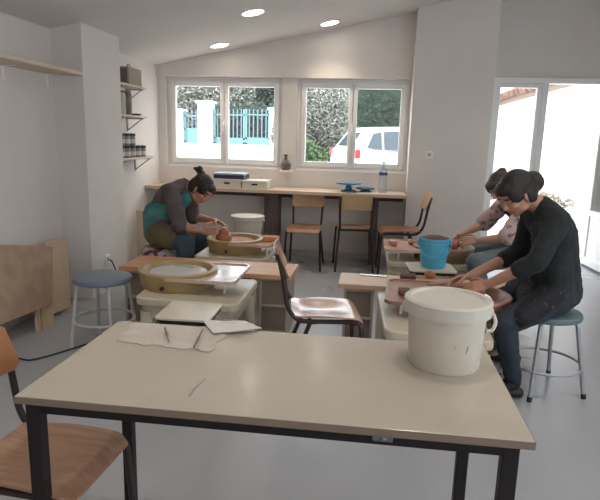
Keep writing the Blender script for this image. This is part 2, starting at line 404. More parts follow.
def leaves(mb, c, r, n, size, rnd, shell=.55):
    for _ in range(n):
        while True:
            d = V((rnd.uniform(-1, 1), rnd.uniform(-1, 1), rnd.uniform(-1, 1)))
            if shell*shell < d.length_squared < 1: break
        p = V((c[0]+d.x*r[0], c[1]+d.y*r[1], c[2]+d.z*r[2]))
        a = V((rnd.gauss(0, 1), rnd.gauss(0, 1), rnd.gauss(0, 1))).normalized(); b = a.orthogonal().normalized()
        s = size*rnd.uniform(.6, 1.3)
        mb.add([p-a*s, p+b*s*.45, p+a*s, p-b*s*.45], [(0, 1, 2, 3)])
def tree(name, label, loc, blobs, leafmat, n, size, cat='tree', trunk=True, group=None):
    t = thing(name, label, cat, loc, 0, group); rnd = random.Random(hash(label) % 1000 if False else len(label)*7+int(loc[0]*10))
    mb = MB()
    for c, r in blobs:
        leaves(mb, c, r, int(n/len(blobs)), size, rnd)
    mb.build('foliage', leafmat, t)
    if trunk:
        tb = MB(); tb.tube([(0, 0, 0), (.05, .02, .6), (-.03, 0, 1.2), (.05, 0, 2.0)], [.12, .10, .08, .05])
        for c, r in blobs: tb.tube([(0, 0, 1.1), V((0, 0, 1.1)).lerp(V(c), .5)+V((.1, 0, 0)), c], [.06, .045, .02], n=6)
        tb.build('trunk', mat('bark', (.16, .13, .11), .9), t)
    return t
M_OLV = mat('olive_leaves', (.17, .18, .15), .8, col2=(.22, .225, .195), scale=4)
M_PINEL = mat('dark_hedge_leaves', (.028, .045, .036), .8, col2=(.045, .065, .052), scale=3)
M_GRN = mat('green_leaves', (.05, .095, .035), .7, col2=(.08, .13, .055), scale=4)
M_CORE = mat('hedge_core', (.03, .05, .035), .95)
tree('olive_tree', 'large hazy grey-green tree beyond the gate in the left window', (-6.6, 24, gz(24)),
     [((0, 0, 1.9), (2.0, 1.3, 1.1)), ((-1.2, 0, 1.3), (1.3, 1, 1.0))], M_OLV, 16000, .09, group='trees beyond the fence')
tree('cypress_tree', 'dark green tree behind the fence at right of the left window', (-3.75, 22.5, gz(22.5)),
     [((-.1, 0, 1.9), (.8, .8, 1.6)), ((.7, .1, 1.7), (.8, .8, 1.5))], M_PINEL, 14000, .09, group='trees beyond the fence')
tree('olive_tree', 'tall silvery olive tree in the left half of the right window', (-1.45, 14.5, gz(14.5)),
     [((0, 0, 1.7), (.9, .8, .95)), ((-.3, .1, 1.0), (.9, .7, .7)), ((.45, 0, 1.15), (.55, .7, .75))], M_OLV, 24000, .05, group='trees beyond the fence')
tree('green_bush', 'low bright green bush at the foot of the olive tree behind the car', (-1.65, 13.6, gz(13.6)),
     [((0, 0, .55), (.5, .4, .42)), ((.45, 0, .45), (.4, .4, .32))], M_GRN, 2500, .05, cat='bush', trunk=False)
hb = MB()
rnd = random.Random(3)
for i in range(6): leaves(hb, (i*.5, 0, 1.6), (.5, .5, 1.7), 1100, .055, rnd, .5)
h = thing('hedge', 'tall dark green hedge behind the white car in the right window', 'hedge', (-.35, 16.6, gz(16.6)))
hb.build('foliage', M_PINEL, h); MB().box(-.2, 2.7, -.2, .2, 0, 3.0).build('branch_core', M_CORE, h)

lh = thing('hedge', 'low grey-green hedge behind the street fence in the left window', 'hedge', (-5.9, 21.2, gz(21.2)))
hb = MB(); rnd = random.Random(8)
for i in range(9): leaves(hb, (i*.42, 0, .75), (.35, .3, .85), 260, .08, rnd, .3)
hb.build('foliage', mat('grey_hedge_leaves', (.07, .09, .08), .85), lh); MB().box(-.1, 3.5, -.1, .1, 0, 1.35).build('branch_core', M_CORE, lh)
M_WHITEW = mat('white_render', (.80, .79, .77), .9)
M_CYAN = mat('turquoise_metal', (.12, .25, .27), .5); M_BARS = mat('blue_grey_bars', (.12, .16, .22), .5)
def pxx(px, Y): return at(px, 130, Y).x
FY = 20.0
def gpost(p0, p1, top, label):
    x0, x1 = pxx(p0, FY), pxx(p1, FY); zt = at((p0+p1)/2, top, FY).z
    t = thing('gate_pillar', label, 'pillar', ((x0+x1)/2, FY, gz(FY)), 0, 'white pillars of the street fence'); w = (x1-x0)/2
    MB().box(-w, w, -.25, .25, -.1, zt-gz(FY)-.08).build('shaft', M_WHITEW, t); MB().box(-w-.06, w+.06, -.31, .31, zt-gz(FY)-.08, zt-gz(FY)).build('cap', M_WHITEW, t)
gpost(176, 183, 109, 'low white masonry pillar at left of the turquoise gate')
gpost(200, 213, 101, 'taller white masonry pillar at right of the turquoise gate')
gpost(270.5, 276, 108, 'white masonry pillar at the right edge of the left window')
def fence(name, label, p0, p1, top, cat, solid_y, group=None):
    x0, x1 = pxx(p0, FY), pxx(p1, FY); zt = at((p0+p1)/2, top, FY).z-gz(FY); zs = at((p0+p1)/2, solid_y, FY).z-gz(FY); w = x1-x0
    t = thing(name, label, cat, (x0, FY+.03, gz(FY)), 0, group)
    MB().box(0, w, -.015, .015, .06, zs).build('solid_panel', M_CYAN, t)
    mb = MB(); n = int(w/.13)
    for i in range(n+1):
        x = w*i/n; mb.box(x-.02, x+.02, -.012, .012, zs, zt if i % 1 == 0 else zt)
    mb.build('bars', M_BARS, t)
    for a_, b_ in ((zs-.03, zs+.03), (zt-.22, zt-.18), (0, .06)): MB().box(0, w, -.03, .03, a_, b_).build('rail', M_CYAN, t)
    for x in (0.04, w-.04): MB().box(x-.03, x+.03, -.03, .03, 0, zt).build('post', M_CYAN, t)
fence('metal_gate', 'turquoise metal gate with blue-grey bars between two white pillars', 184, 200, 110, 'gate', 129)
fence('metal_fence', 'turquoise and grey barred fence panel right of the tall white pillar', 213.5, 245, 109, 'fence', 138.5, 'fence panels along the street')
fence('metal_fence', 'turquoise and grey barred fence panel beside the right window frame', 245, 270, 109, 'fence', 138.5, 'fence panels along the street')
x0 = pxx(150, FY); x1 = pxx(176, FY)
w4 = MB().box(x0-3, x1, FY-.1, FY+.1, gz(FY)-.1, gz(FY)+1.0).build('boundary_wall', M_WHITEW); tag(w4, 'low white boundary wall left of the turquoise gate', 'wall')

# neighbouring house seen through the door
hs = thing('neighbouring_house', 'white rendered outbuilding with a clay tile eave outside the glazed door', 'building', (3.1, 7.9, .10))
MB().box(0, .3, 0, 8.5, -.1, 2.42).build('wall', M_WHITEW, hs)
M_TILE = mat('clay_tiles', (.10, .04, .025), .85, col2=(.26, .16, .12), scale=4)
tm = MB()
for j in range(48):
    y = j*.18
    for r_ in range(6):
        a = V((-.22+.27*r_, y, 2.40+.10*r_)); b = V((.10+.27*r_, y, 2.50+.10*r_))
        tm.tube([a, b], [.085, .07], n=8)
tm.build('roof_tiles', M_TILE, hs)
tm = MB()
for j in range(48): tm.tube([(-.14, j*.18+.09, 2.38), (1.4, j*.18+.09, 2.88)], .06, n=6)
tm.build('gutter_tiles', mat('clay_tiles_dark', (.26, .14, .10), .9), hs)
MB().box(-.12, 0, 0, 8.5, 2.28, 2.36).build('eave_board', mat('eave_wood', (.30, .22, .17), .8), hs)
kb = MB().box(2.62, 3.06, 8.4, 11.7, -.1, .50).build('raised_kerb', M_WHITEW, bevel=.01); tag(kb, 'white raised planting kerb along the foot of the outbuilding wall', 'kerb')
tb = MB(); rnd = random.Random(5)
for i in range(7): leaves(tb, (2.80+rnd.uniform(-.12, .12), 8.7+i*.42, .60), (.16, .22, .10), 60, .045, rnd, 0)
t = tb.build('dry_plants', mat('dry_leaves', (.25, .20, .15), .9)); tag(t, 'dry brown plants growing on the raised kerb outside', 'plants', kind='stuff')

# car
cy = 12.0
o_ = at(329, 160, cy)
car = thing('car', 'white hatchback parked outside, seen through the right window', 'car', (o_.x+.20, cy, gz(cy)+.03), math.radians(17), None, .96)
side = [(.03, .32), (0, .62), (.02, .95), (.10, 1.02), (.34, 1.36), (.52, 1.46), (1.3, 1.49), (2.0, 1.44), (2.75, 1.02), (3.65, .86), (3.85, .66), (3.86, .34), (3.5, .26), (.4, .26)]
M_CARP = mat('white_car_paint', (.80, .80, .80), .25, coat=.5); M_CARG = mat('dark_car_glass', (.04, .06, .075), .12)
ns = len(side); v, f = [], []
rows = [(-.80, .93), (-.84, 1), (.84, 1), (.80, .93)]
for k, (yy, sc) in enumerate(rows):
    for x, z in side:
        tz = max(0, (z-.95)/.5); v.append(((x-1.9)*(sc if True else 1)+1.9, yy*(1-.20*tz) if abs(yy) > 0 else yy, z if sc == 1 else .3+(z-.3)*.985))
for k in range(3):
    for i in range(ns): f.append((k*ns+i, k*ns+(i+1) % ns, (k+1)*ns+(i+1) % ns, (k+1)*ns+i))
f.append(list(range(ns))); f.append([3*ns+i for i in range(ns)][::-1])
MB().add(v, f).build('body', M_CARP, car, bevel=.05, seg=3)
def sidewin(pts, name='side_window'):
    for s_ in (-1,):
        vv = []
        for x, z in pts: vv.append((x, s_*(.84*(1-.20*max(0, (z-.95)/.5))+.004), z))
        n_ = len(vv); vv += [(a, b+.02, c) for a, b, c in vv]
        MB().add(vv, [list(range(n_)), list(range(n_, 2*n_))[::-1]]+[(i, (i+1) % n_, n_+(i+1) % n_, n_+i) for i in range(n_)]).build(name, M_CARG, car)
sidewin([(.40, 1.03), (.55, 1.33), (.72, 1.37), (.72, 1.0)]); sidewin([(.78, 1.0), (.78, 1.375), (1.30, 1.40), (1.36, 1.0)]); sidewin([(1.42, 1.0), (1.38, 1.40), (1.95, 1.36), (2.55, 1.0)])
MB().add([(.12, -.62, 1.06), (.12, .62, 1.06), (.33, .55, 1.35), (.33, -.55, 1.35), (.14, -.62, 1.04), (.14, .62, 1.04), (.36, .55, 1.33), (.36, -.55, 1.33)], [(0, 1, 2, 3), (7, 6, 5, 4), (0, 4, 5, 1), (3, 2, 6, 7), (0, 3, 7, 4), (1, 5, 6, 2)]).build('rear_window', M_CARG, car)
for s_ in (-1, 1): MB().box(-.02, .26, s_*.80-.05, s_*.80+.05, .82, 1.0).build('tail_light', mat('red_lens', (.60, .04, .04), .3), car, bevel=.02)
for x in (.75, 3.1):
    for s_ in (-1, 1):
        MB().lathe([(0, -.1), (.28, -.1), (.31, -.06), (.31, .06), (.28, .1), (0, .1)], n=28, M=Matrix.Translation((x, s_*.74, .31)) @ Matrix.Rotation(PI/2, 4, 'X')).build('wheel', M_RUB, car)

# ------------------------------------------------------------------ wall shelves
def rod_bracket(t, x0, y, z, name='bracket', M_=None, L=.18):
    MB().box(x0, x0+.012, y-.012, y+.012, z-.14, z).box(x0, x0+L, y-.012, y+.012, z-.012, z).tube([(x0+.006, y, z-.13), (x0+L-.02, y, z-.01)], .006, n=6).build(name, M_ or M_FRAME, t)
sy0, sy1 = 2.6, 4.515
sh = thing('wall_shelf', 'long pale wooden shelf high on the left wall before the pier', 'shelf', (XL, 3.5, 1.93))
MB().box(0, .27, -.9-1, 1.015, -.03, 0).build('board', M_PINEY, sh, bevel=.004)
for px_ in (47, 3):
    d_ = ray(px_, 80); y = d_.y*XL/d_.x-3.5
    MB().box(0, .004, y-.015, y+.015, -.13, -.03).box(0, .10, y-.015, y+.015, -.034, -.03).build('bracket', M_FRAME, sh)
SHX = -2.45
shelf_z = [1.93, 1.63, 1.20]
shl = ['upper small shelf behind the left pier holding the canvas box', 'middle small shelf behind the left pier holding two tall jars', 'lowest small shelf behind the left pier holding stacked glaze jars']
for z, l, y1 in zip(shelf_z, shl, (5.98, 5.98, 6.15)):
    s_ = thing('wall_shelf', l, 'shelf', (XL, 5.6, z), 0, 'three small shelves behind the pier')
    MB().box(0, .21, -.28, y1-5.6, -.022, 0).build('board', mat('pale_shelf', (.62, .52, .43), .6), s_, bevel=.003)
    for y in (-.15, y1-5.6-.05): rod_bracket(s_, 0, y, -.022, M_=M_BRACK, L=.19)
bx = thing('canvas_box', 'grey-beige canvas storage box on the upper small shelf', 'box', (-2.54, 5.72, 1.93))
MB().box(-.09, .09, -.16, .16, 0, .17).build('body', [M_BASK], bx, bevel=.006)
MB().box(-.075, .075, -.168, -.16, .02, .155).build('end_panel', M_BASKD, bx, bevel=.003)
MB().tube([(0, .0, .16), (0, .02, .205), (0, .05, .215), (0, .08, .20), (0, .09, .16)], .005).build('handle', M_BASKD, bx)
def jar(label, loc, r, h, body, group, cat='jar', name='jar', lid=None):
    t = thing(name, label, cat, loc, 0, group)
    MB().lathe([(0, 0), (r*.94, 0), (r, .006), (r, h*.82), (r*.8, h*.9), (r*.8, h*.9), (0, h*.9)], n=20).build('body', body, t)
    MB().lathe([(0, h*.9), (r*.9, h*.9), (r*.9, h), (0, h)], n=20).build('lid', lid or M_RUB, t)
    return t
t = jar('tall grey jar with a pale shoulder on the middle small shelf, nearest the pier', (-2.50, 5.47, 1.63), .045, .23, M_JARL, 'tall jars on the middle shelf', lid=M_JARG)
t = jar('tall dark grey-brown jar on the middle small shelf, right of the paler one', (-2.51, 5.63, 1.63), .048, .24, M_VASE, 'tall jars on the middle shelf', lid=M_JARG)
dsh = MB().lathe([(0, 0), (.05, 0), (.075, .02), (.07, .022), (.045, .008), (0, .008)], n=24).build('shallow_dish', M_VASE); dsh.location = (-2.53, 5.86, 1.63); tag(dsh, 'small dark shallow dish at the far end of the middle shelf', 'dish')
rows = ['front', 'middle', 'back']
jn = 0
for lay in range(2):
    for i in range(5 if lay == 0 else 3):
        y = 5.40+i*.135
        lab = ('dark-lidded glaze jar in the lower row, ' + ['nearest the pier', 'second from the pier', 'third from the pier', 'fourth from the pier', 'farthest from the pier'][i]) if lay == 0 else ('dark-lidded glaze jar in the upper row, ' + ['nearest the pier', 'second from the pier', 'farthest from the pier'][i])
        t = thing('glaze_jar', lab, 'jar', (-2.51, y, 1.20+lay*.125), 0, 'stacked glaze jars on the lowest shelf')
        MB().lathe([(0, 0), (.055, 0), (.057, .004), (.057, .095), (0, .095)], n=18).build('body', M_JARG, t)
        MB().lathe([(.0575, .02), (.0585, .02), (.0585, .062), (.0575, .062)], n=18).build('label_band', M_JARL, t)
        MB().lathe([(0, .095), (.059, .095), (.059, .12), (0, .12)], n=18).build('lid', M_RUB, t)

# ------------------------------------------------------------------ bench under the windows
BZ = .85
bn = thing('long_workbench', 'long pale wooden bench top running under both windows', 'bench', (-1.12, 6.6, 0))
MB().box(XL+1.12, .395+1.12, -.24, .235, BZ-.04, BZ).build('top', mat('bench_top', (.60, .46, .34), .5, col2=(.68, .54, .41), scale=3, stretch=(1, 12, 12)), bn, bevel=.004)
for xa, xb in ((-1.24, -1.07), (.015, .10)):
    MB().box(xa+1.12, xb+1.12, -.10, .14, 0, BZ-.04).build('leg', M_DWOOD, bn, bevel=.004)
MB().box(XL+1.12, .39+1.12, .18, .22, BZ-.12, BZ-.04).build('rear_rail', M_DWOOD, bn)
def abox(label, x0, x1, y0, y1, z0, h, mb_, lid, name='archive_box'):
    t = thing(name, label, 'box', ((x0+x1)/2, (y0+y1)/2, z0), 0, 'white boxes on the bench' if name == 'archive_box' else None); w, d = (x1-x0)/2, (y1-y0)/2
    MB().box(-w, w, -d, d, 0, h-.02).build('body', mb_, t, bevel=.003)
    MB().box(-w-.004, w+.004, -d-.004, d+.004, h-.02, h).build('lid', lid, t, bevel=.003)
    if name == 'archive_box': MB().box(-.035, .035, -d-.003, -d+.001, h*.45, h*.65).build('hand_hole', M_RUB, t, bevel=.006)
    return t
abox('white cardboard box on the bench with the navy tray on its lid', -1.83, -1.50, 6.40, 6.72, BZ, .105, M_CARD, M_CARD)
abox('white cardboard box on the bench, right-hand one with nothing on it', -1.485, -1.19, 6.40, 6.74, BZ, .095, M_CARD, M_PAPER)
abox('navy blue lidded tray lying on the left white box', -1.83, -1.47, 6.42, 6.72, BZ+.105, .065, M_NAVY, M_NAVYT, name='navy_tray')
vz = MB().lathe([(0, 0), (.045, 0), (.062, .03), (.066, .07), (.05, .105), (.022, .125), (.018, .165), (.026, .185), (.019, .184), (.013, .165), (0, .16)], n=28).build('stoneware_vase', M_VASE)
vz.location = (-1.035, 6.775, WZ0+.0); 
# a small ledge carries the vase between the windows
ldg = MB().box(-1.10, -.955, YB-.14, YB, WZ0-.025, WZ0).build('trim_1', M_FRAME, bevel=.004); struct(ldg)
vz.location = (-1.035, 6.78, WZ0); tag(vz, 'small grey-brown stoneware vase between the two windows', 'vase')
def turntable(label, x, y, r, h):
    t = thing('banding_wheel', label, 'banding wheel', (x, y, BZ), 0, 'blue banding wheels on the bench')
    MB().lathe([(0, 0), (r*.62, 0), (r*.62, .012), (r*.3, .022), (r*.2, h-.03), (0, h-.03)], n=28).build('base', M_WHBLUE, t)
    MB().lathe([(0, h-.03), (r*.3, h-.028), (r, h-.016), (r, h), (0, h)], n=36).build('turntable', M_WHBLUE, t)
turntable('larger blue banding wheel standing on the bench below the right window', -.255, 6.55, .145, .105)
turntable('small low blue banding wheel beside the larger one near the bottle', -.06, 6.62, .105, .05)
bt = thing('water_bottle', 'clear plastic water bottle with blue label on the bench', 'bottle', (.135, 6.56, BZ), 0, None, 1.22)
MB().lathe([(0, 0), (.036, 0), (.04, .01), (.04, .2), (.036, .225), (.016, .262), (.014, .275), (0, .275)], n=24).build('body', M_BOTTLE, bt)
MB().lathe([(.0405, .165), (.0415, .165), (.0415, .192), (.0405, .192)], n=24).build('label_band', M_LABEL, bt)
MB().lathe([(0, .275), (.016, .275), (.016, .292), (0, .292)], n=16).build('cap', M_FRAME, bt)

# ------------------------------------------------------------------ school chairs
def make_chair(label, loc, rz, seat_m, back_m, scale=1):
    t = thing('school_chair', label, 'chair', loc, rz, 'wooden school chairs with tube frames', scale)
    def sheet(fn, nu, nv, th, name, m):
        v, f = [], []
        for k in (0, 1):
            for i in range(nu+1):
                for j in range(nv+1): v.append(fn(i/nu, j/nv, k*th))
        K = (nu+1)*(nv+1); I = lambda i, j, k: k*K+i*(nv+1)+j
        for i in range(nu):
            for j in range(nv):
                f.append((I(i, j, 0), I(i, j+1, 0), I(i+1, j+1, 0), I(i+1, j, 0))); f.append((I(i, j, 1), I(i+1, j, 1), I(i+1, j+1, 1), I(i, j+1, 1)))
        for i in range(nu): f.append((I(i, 0, 0), I(i+1, 0, 0), I(i+1, 0, 1), I(i, 0, 1))); f.append((I(i, nv, 0), I(i, nv, 1), I(i+1, nv, 1), I(i+1, nv, 0)))
        for j in range(nv): f.append((I(0, j, 0), I(0, j, 1), I(0, j+1, 1), I(0, j+1, 0))); f.append((I(nu, j, 0), I(nu, j+1, 0), I(nu, j+1, 1), I(nu, j, 1)))
        o = MB().add(v, f, None, True).build(name, m, t, bevel=.003)
        return o
    def seat(u, v_, k):
        x = -.19+.39*u; w = .19*(1-.10*(1-u)**2) * (1-.10*max(0, u-.9)/.1); y = (v_-.5)*2*w
        z = .44 + .010*math.cos(PI*(v_-.5)*2)*-1*math.sin(PI*min(1, u*1.15)) + .006 - .03*max(0, (u-.86)/.14)**2 + .012*max(0, (.12-u)/.12)
        return (x, y, z+k)
    sheet(seat, 22, 12, .011, 'seat', seat_m)
    def back(u, v_, k):
        y = (v_-.5)*.37; z = .66+.165*u
        e = abs(v_-.5)*2; 
        if e > .85: z = .7425+(z-.7425)*(1-.25*((e-.85)/.15)**2)
        x = -.222-.05*u - .025*(1-e*e) + k
        return (x, y, z)
    sheet(back, 8, 14, .011, 'backrest', back_m)
    for s_ in (-1, 1):
        MB().tube(smooth_path([(.205, s_*.205, 0), (.185, s_*.185, .43), (.10, s_*.165, .428)]), .0125).build('leg', M_TUBE, t)
        MB().tube(smooth_path([(-.255, s_*.20, 0), (-.09, s_*.165, .425), (-.05, s_*.163, .427)]), .0125).build('leg', M_TUBE, t)
        MB().tube(smooth_path([(.12, s_*.166, .428), (-.16, s_*.160, .428), (-.215, s_*.165, .50), (-.245, s_*.172, .68), (-.272, s_*.172, .80)]), .0125).build('back_post', M_TUBE, t)
    MB().tube(smooth_path([(.15, -.175, .42), (.15, -.05, .428), (.15, .05, .428), (.15, .175, .42)]), .010).build('cross_bar', M_TUBE, t)
    MB().tube([(-.09, -.165, .425), (-.09, .165, .425)], .010).build('cross_bar', M_TUBE, t)
    return t
ch = make_chair('wooden school chair alone in the middle aisle, seat glossy, facing right', (-.235, 3.17, 0), math.radians(10), M_PLYG, M_PLY, 1.03)
make_chair('wooden school chair in the bottom left corner tucked beside the beige table', (-.978, 1.505, 0), math.radians(-3), M_PLY, mat('orange_ply', (.36, .155, .06), .4, col2=(.42, .19, .08), scale=4, stretch=(9, 1, 1)), .97)
c0 = make_chair('wooden school chair under the bench facing the room, left of the two', (-.715, 6.24, 0), -PI/2, M_PLY, M_PLYP)
c2 = dup(c0, (-.165, 6.33, 0), PI/2+math.radians(6), 'wooden school chair pushed under the bench with its back to the room', 1.05)
c3 = dup(c0, (.335, 6.17, 0), PI+math.radians(2), 'wooden school chair seen side-on, facing left, before the wide pier', 1.09)

# ------------------------------------------------------------------ stools
def round_stool(label, loc, r, h, seatm, legm, a0, spread=1.12, footm=None, ring_z=.17):
    t = thing('round_stool', label, 'stool', loc, 0, 'round stools with four tube legs')
    MB().lathe([(0, h-.05), (r-.02, h-.05), (r-.003, h-.042), (r, h-.028), (r-.006, h-.012), (r-.04, h-.003), (0, h)], n=48).build('seat', seatm, t)
    MB().lathe([(r*.55, h-.062), (r*.72, h-.062), (r*.72, h-.048), (r*.55, h-.048), (r*.55, h-.062)], n=32).build('seat_ring', legm, t)
    for k in range(4):
        a = a0+k*PI/2; c, s_ = math.cos(a), math.sin(a); R = r*spread
        l = MB().tube(smooth_path([(c*R, s_*R, .0), (c*r*.86, s_*r*.86, h-.056), (c*r*.55, s_*r*.55, h-.056)]), .012).build('leg', legm, t)
        MB().tube([(c*R, s_*R, 0), (c*(R-.003), s_*(R-.003), .03)], .0145).build('rubber_foot', footm or M_RUB, l)
    rr = r*spread+(r*.86-r*spread)*ring_z/h
    MB().tube([(rr*math.cos(2*PI*i/48), rr*math.sin(2*PI*i/48), ring_z) for i in range(48)], .0085, closed=True).build('foot_ring', legm, t)
    return t
round_stool('round stool with blue-grey seat and pale legs, standing empty at left', (-1.785, 3.52, 0), .197, .50, M_SEATG, M_GLEG, math.radians(38), 1.14, M_GLEG, .19)
round_stool('round stool with steel legs under the person in charcoal at right', (1.079, 3.347, 0), .19, .50, M_SEATD, M_CHROME, math.radians(62), 1.29)
st = round_stool('round stool with patterned cotton seat cover under the person in teal apron', (-1.86, 4.86, 0), .185, .44, M_SEATG, M_GLEG, math.radians(45), 1.1)
MB().lathe([(.195, .33), (.201, .33), (.197, .415), (.17, .4415), (0, .4435), (0, .4405), (.165, .4385), (.192, .41), (.195, .33)], n=48).build('seat_cover', M_PATT, st)
round_stool('round stool with steel legs under the person in pink floral shirt', (1.47, 4.95, 0), .18, .43, M_SEATD, M_CHROME, math.radians(45), 1.1)

def square_stool(label, P, z):
    # P: near-left, near-right, far-right, far-left corners of the seat
    c = sum((V(p) for p in P), V((0, 0, 0)))/4
    ex = ((V(P[1])-V(P[0]))+(V(P[2])-V(P[3])))/2; w = ex.length/2; d = ((V(P[3])-V(P[0])).length+(V(P[2])-V(P[1])).length)/4
    t = thing('square_stool', label, 'stool', (c.x, c.y, 0), math.atan2(ex.y, ex.x), 'low square stools with cream tops')
    MB().prism(rrect(-w, w, -d, d, .035), z-.012, z).build('seat', M_CREAMT, t, bevel=.003)
    mb = MB(); mb.prism(rrect(-w+.008, w-.008, -d+.008, d-.008, .03), z-.034, z-.012)
    mb.build('apron_frame', M_BLACK, t)
    for a in (-1, 1):
        for b in (-1, 1): MB().tube([(a*(w-.04), b*(d-.04), z-.02), (a*(w-.02), b*(d-.02), 0)], .011).build('leg', M_CREAM, t)
    return t
sa = [onz(155, 318, .47), onz(211, 321, .47), onz(222, 303, .47), onz(171, 300, .47)]
square_stool('low square stool with cream top standing before the empty wheel', sa, .47)
sc_ = [onz(410, 270, .505), onz(456, 273, .505), onz(452, 263, .505), onz(405, 262, .505)]
square_stool('low square stool with cream top carrying the blue bucket', sc_, .505)

# ------------------------------------------------------------------ potter's wheels
def wheel(label, body, pan_c, pan_r, tray_dir, tray_len, pan_m, tray_m, head_m, zt=.44, rim=.55, head_r=.165, tray_ext=None):
    # body: four corners of the table top on the floor plan, anticlockwise from near-left
    bc = [V((p[0], p[1], 0)) for p in body]; c = sum(bc, V((0, 0, 0)))/4
    t = thing('pottery_wheel', label, 'pottery wheel', (c.x, c.y, 0), 0, "electric potter's wheels")
    q = [p-c for p in bc]
    def rp(k):    # rounded inset outline
        out = []
        for i in range(4):
            p, a, b = q[i], q[i-1], q[(i+1) % 4]; da = (a-p).normalized(); db = (b-p).normalized(); r_ = .06
            p = p+(da+db)*k; p0 = p+da*r_; p1 = p+db*r_
            for j in range(6): s_ = j/5; e = (1-s_)**2*p0+2*s_*(1-s_)*p+s_*s_*p1; out.append((e.x, e.y))
        return out
    MB().prism(rp(0), zt-.055, zt).build('body_top', M_CREAM, t, bevel=.012, seg=3)
    MB().prism(rp(.03), zt-.14, zt-.05).build('body_skirt', M_CREAM, t, bevel=.006)
    for i in range(4):
        p = q[i]; d = (-p).normalized(); top = p+d*.09; bot = p+d*.06
        MB().tube([(bot.x, bot.y, 0), (top.x, top.y, zt-.10)], [.032, .048], n=16).build('leg', M_CREAM, t)
    m = q[0]*.25+q[1]*.25+q[2]*.25+q[3]*.25
    MB().lathe([(0, .14), (.11, .14), (.12, .15), (.12, zt-.12), (0, zt-.12)], n=28).build('motor_housing', M_CRATE, t)
    pc = V((pan_c[0], pan_c[1], 0))-c; r = pan_r
    MB().lathe([(0, zt), (r-.03, zt), (r-.02, zt+.01), (r-.004, rim-.012), (r, rim+.002), (r-.006, rim+.009), (r-.034, rim+.009), (r-.040, rim+.003), (r-.050, rim-.045), (r-.06, rim-.055), (0, rim-.055)], c=(pc.x, pc.y, 0), n=56).build('splash_pan', pan_m, t)
    # flat tray on the side away from the potter
    v, f = [], []; n = 28
    hw = r; L = tray_len; Mx = Matrix.Translation(pc) @ Matrix.Rotation(tray_dir, 4, 'Z')
    def outer(a):
        c_, s_ = math.cos(a), math.sin(a); k = 1e9
        if c_ > 1e-6: k = min(k, L/c_)
        if abs(s_) > 1e-6: k = min(k, hw/abs(s_))
        x, y = k*c_, k*s_; cr = .06                       # rounded outer corners
        if x > L-cr and abs(y) > hw-cr:
            cx, cyy = L-cr, (hw-cr)*(1 if y > 0 else -1); dx, dy = x-cx, y-cyy; l = math.hypot(dx, dy); x, y = cx+dx/l*cr, cyy+dy/l*cr
        return x, y
    rings = [(lambda a: ((r-.006)*math.cos(a), (r-.006)*math.sin(a)), rim-.016), (outer, rim-.016, 1.0), ]
    angs = sorted(set([-PI/2+PI*i/n for i in range(n+1)]+[s_*math.atan2(hw, L)+k for s_ in (-1, 1) for k in (-.09, -.06, -.03, 0, .03, .06, .09)]))
    prof = []
    for a in angs:
        ix, iy = (r-.006)*math.cos(a), (r-.006)*math.sin(a); ox, oy = outer(a)
        l = math.hypot(ox, oy); kk = max(0, 1-.018/max(l, .01))
        jx, jy = ox*kk, oy*kk
        prof.append([(ix, iy, rim-.022), (ix, iy, rim-.012), (jx, jy, rim-.012), (jx, jy, rim-.002), (ox, oy, rim-.002), (ox, oy, rim-.024)])
    nn = 6; v = [p for ring in prof for p in ring]
    for i in range(len(prof)-1):
        for j in range(nn): f.append((i*nn+j, i*nn+(j+1) % nn, (i+1)*nn+(j+1) % nn, (i+1)*nn+j))
    f.append(list(range(nn))); f.append([(len(prof)-1)*nn+j for j in range(nn)][::-1])
    MB().add(v, f, Mx).build('tray', tray_m, t)
    for sgn in (-1, 1):
        x = (r+L)/2; p = Mx @ V((x, sgn*hw*.55, 0)); MB().tube([(p.x, p.y, zt), (p.x, p.y, rim-.02)], .008).build('tray_support', M_FRAME, t)
    MB().lathe([(0, rim-.055), (.05, rim-.055), (.05, rim-.032), (head_r-.004, rim-.032), (head_r, rim-.028), (head_r, rim-.018), (head_r-.005, rim-.014), (0, rim-.014)], c=(pc.x, pc.y, 0), n=56).build('wheel_head', head_m, t)
    MB().lathe([(0, -.01), (.012, -.01), (.012, .01), (0, .01)], n=12, M=Matrix.Translation((pc.x-.02, pc.y-r+.006, zt+.035)) @ Matrix.Rotation(PI/2, 4, 'X')).build('drain_plug', M_RUB, t)
    return t
wheel('empty pottery wheel with ochre pan and grey head, nearest on the left', [(-1.44, 3.24), (-.77, 3.20), (-.765, 3.85), (-1.49, 3.85)], (-1.275, 3.60), .268, 0, .455, M_GOLD, M_TRAY, M_HEAD, head_r=.195)
wheel('pottery wheel carrying the clay pot worked by the person in teal apron', [(-1.47, 4.52), (-.84, 4.52), (-.84, 5.16), (-1.47, 5.16)], (-1.18, 4.84), .255, 0, .37, M_GOLD, M_SLURRY, M_SLURRY)
wheel('pottery wheel worked by the person in the pink floral shirt', [(.17, 4.72), (.95, 4.72), (.95, 5.28), (.17, 5.28)], (.66, 4.96), .265, PI, .52, mat('brown_ochre_pan', (.26, .17, .09), .45), M_SLURRY, M_REDPAN)
wheel('clay-splashed reddish pottery wheel of the person in charcoal, behind the big bucket', [(.115, 2.93), (.68, 2.85), (.71, 3.60), (.078, 3.72)], (.595, 3.38), .275, PI-.06, .47, M_REDPAN, M_REDPAN, M_SLURRY)

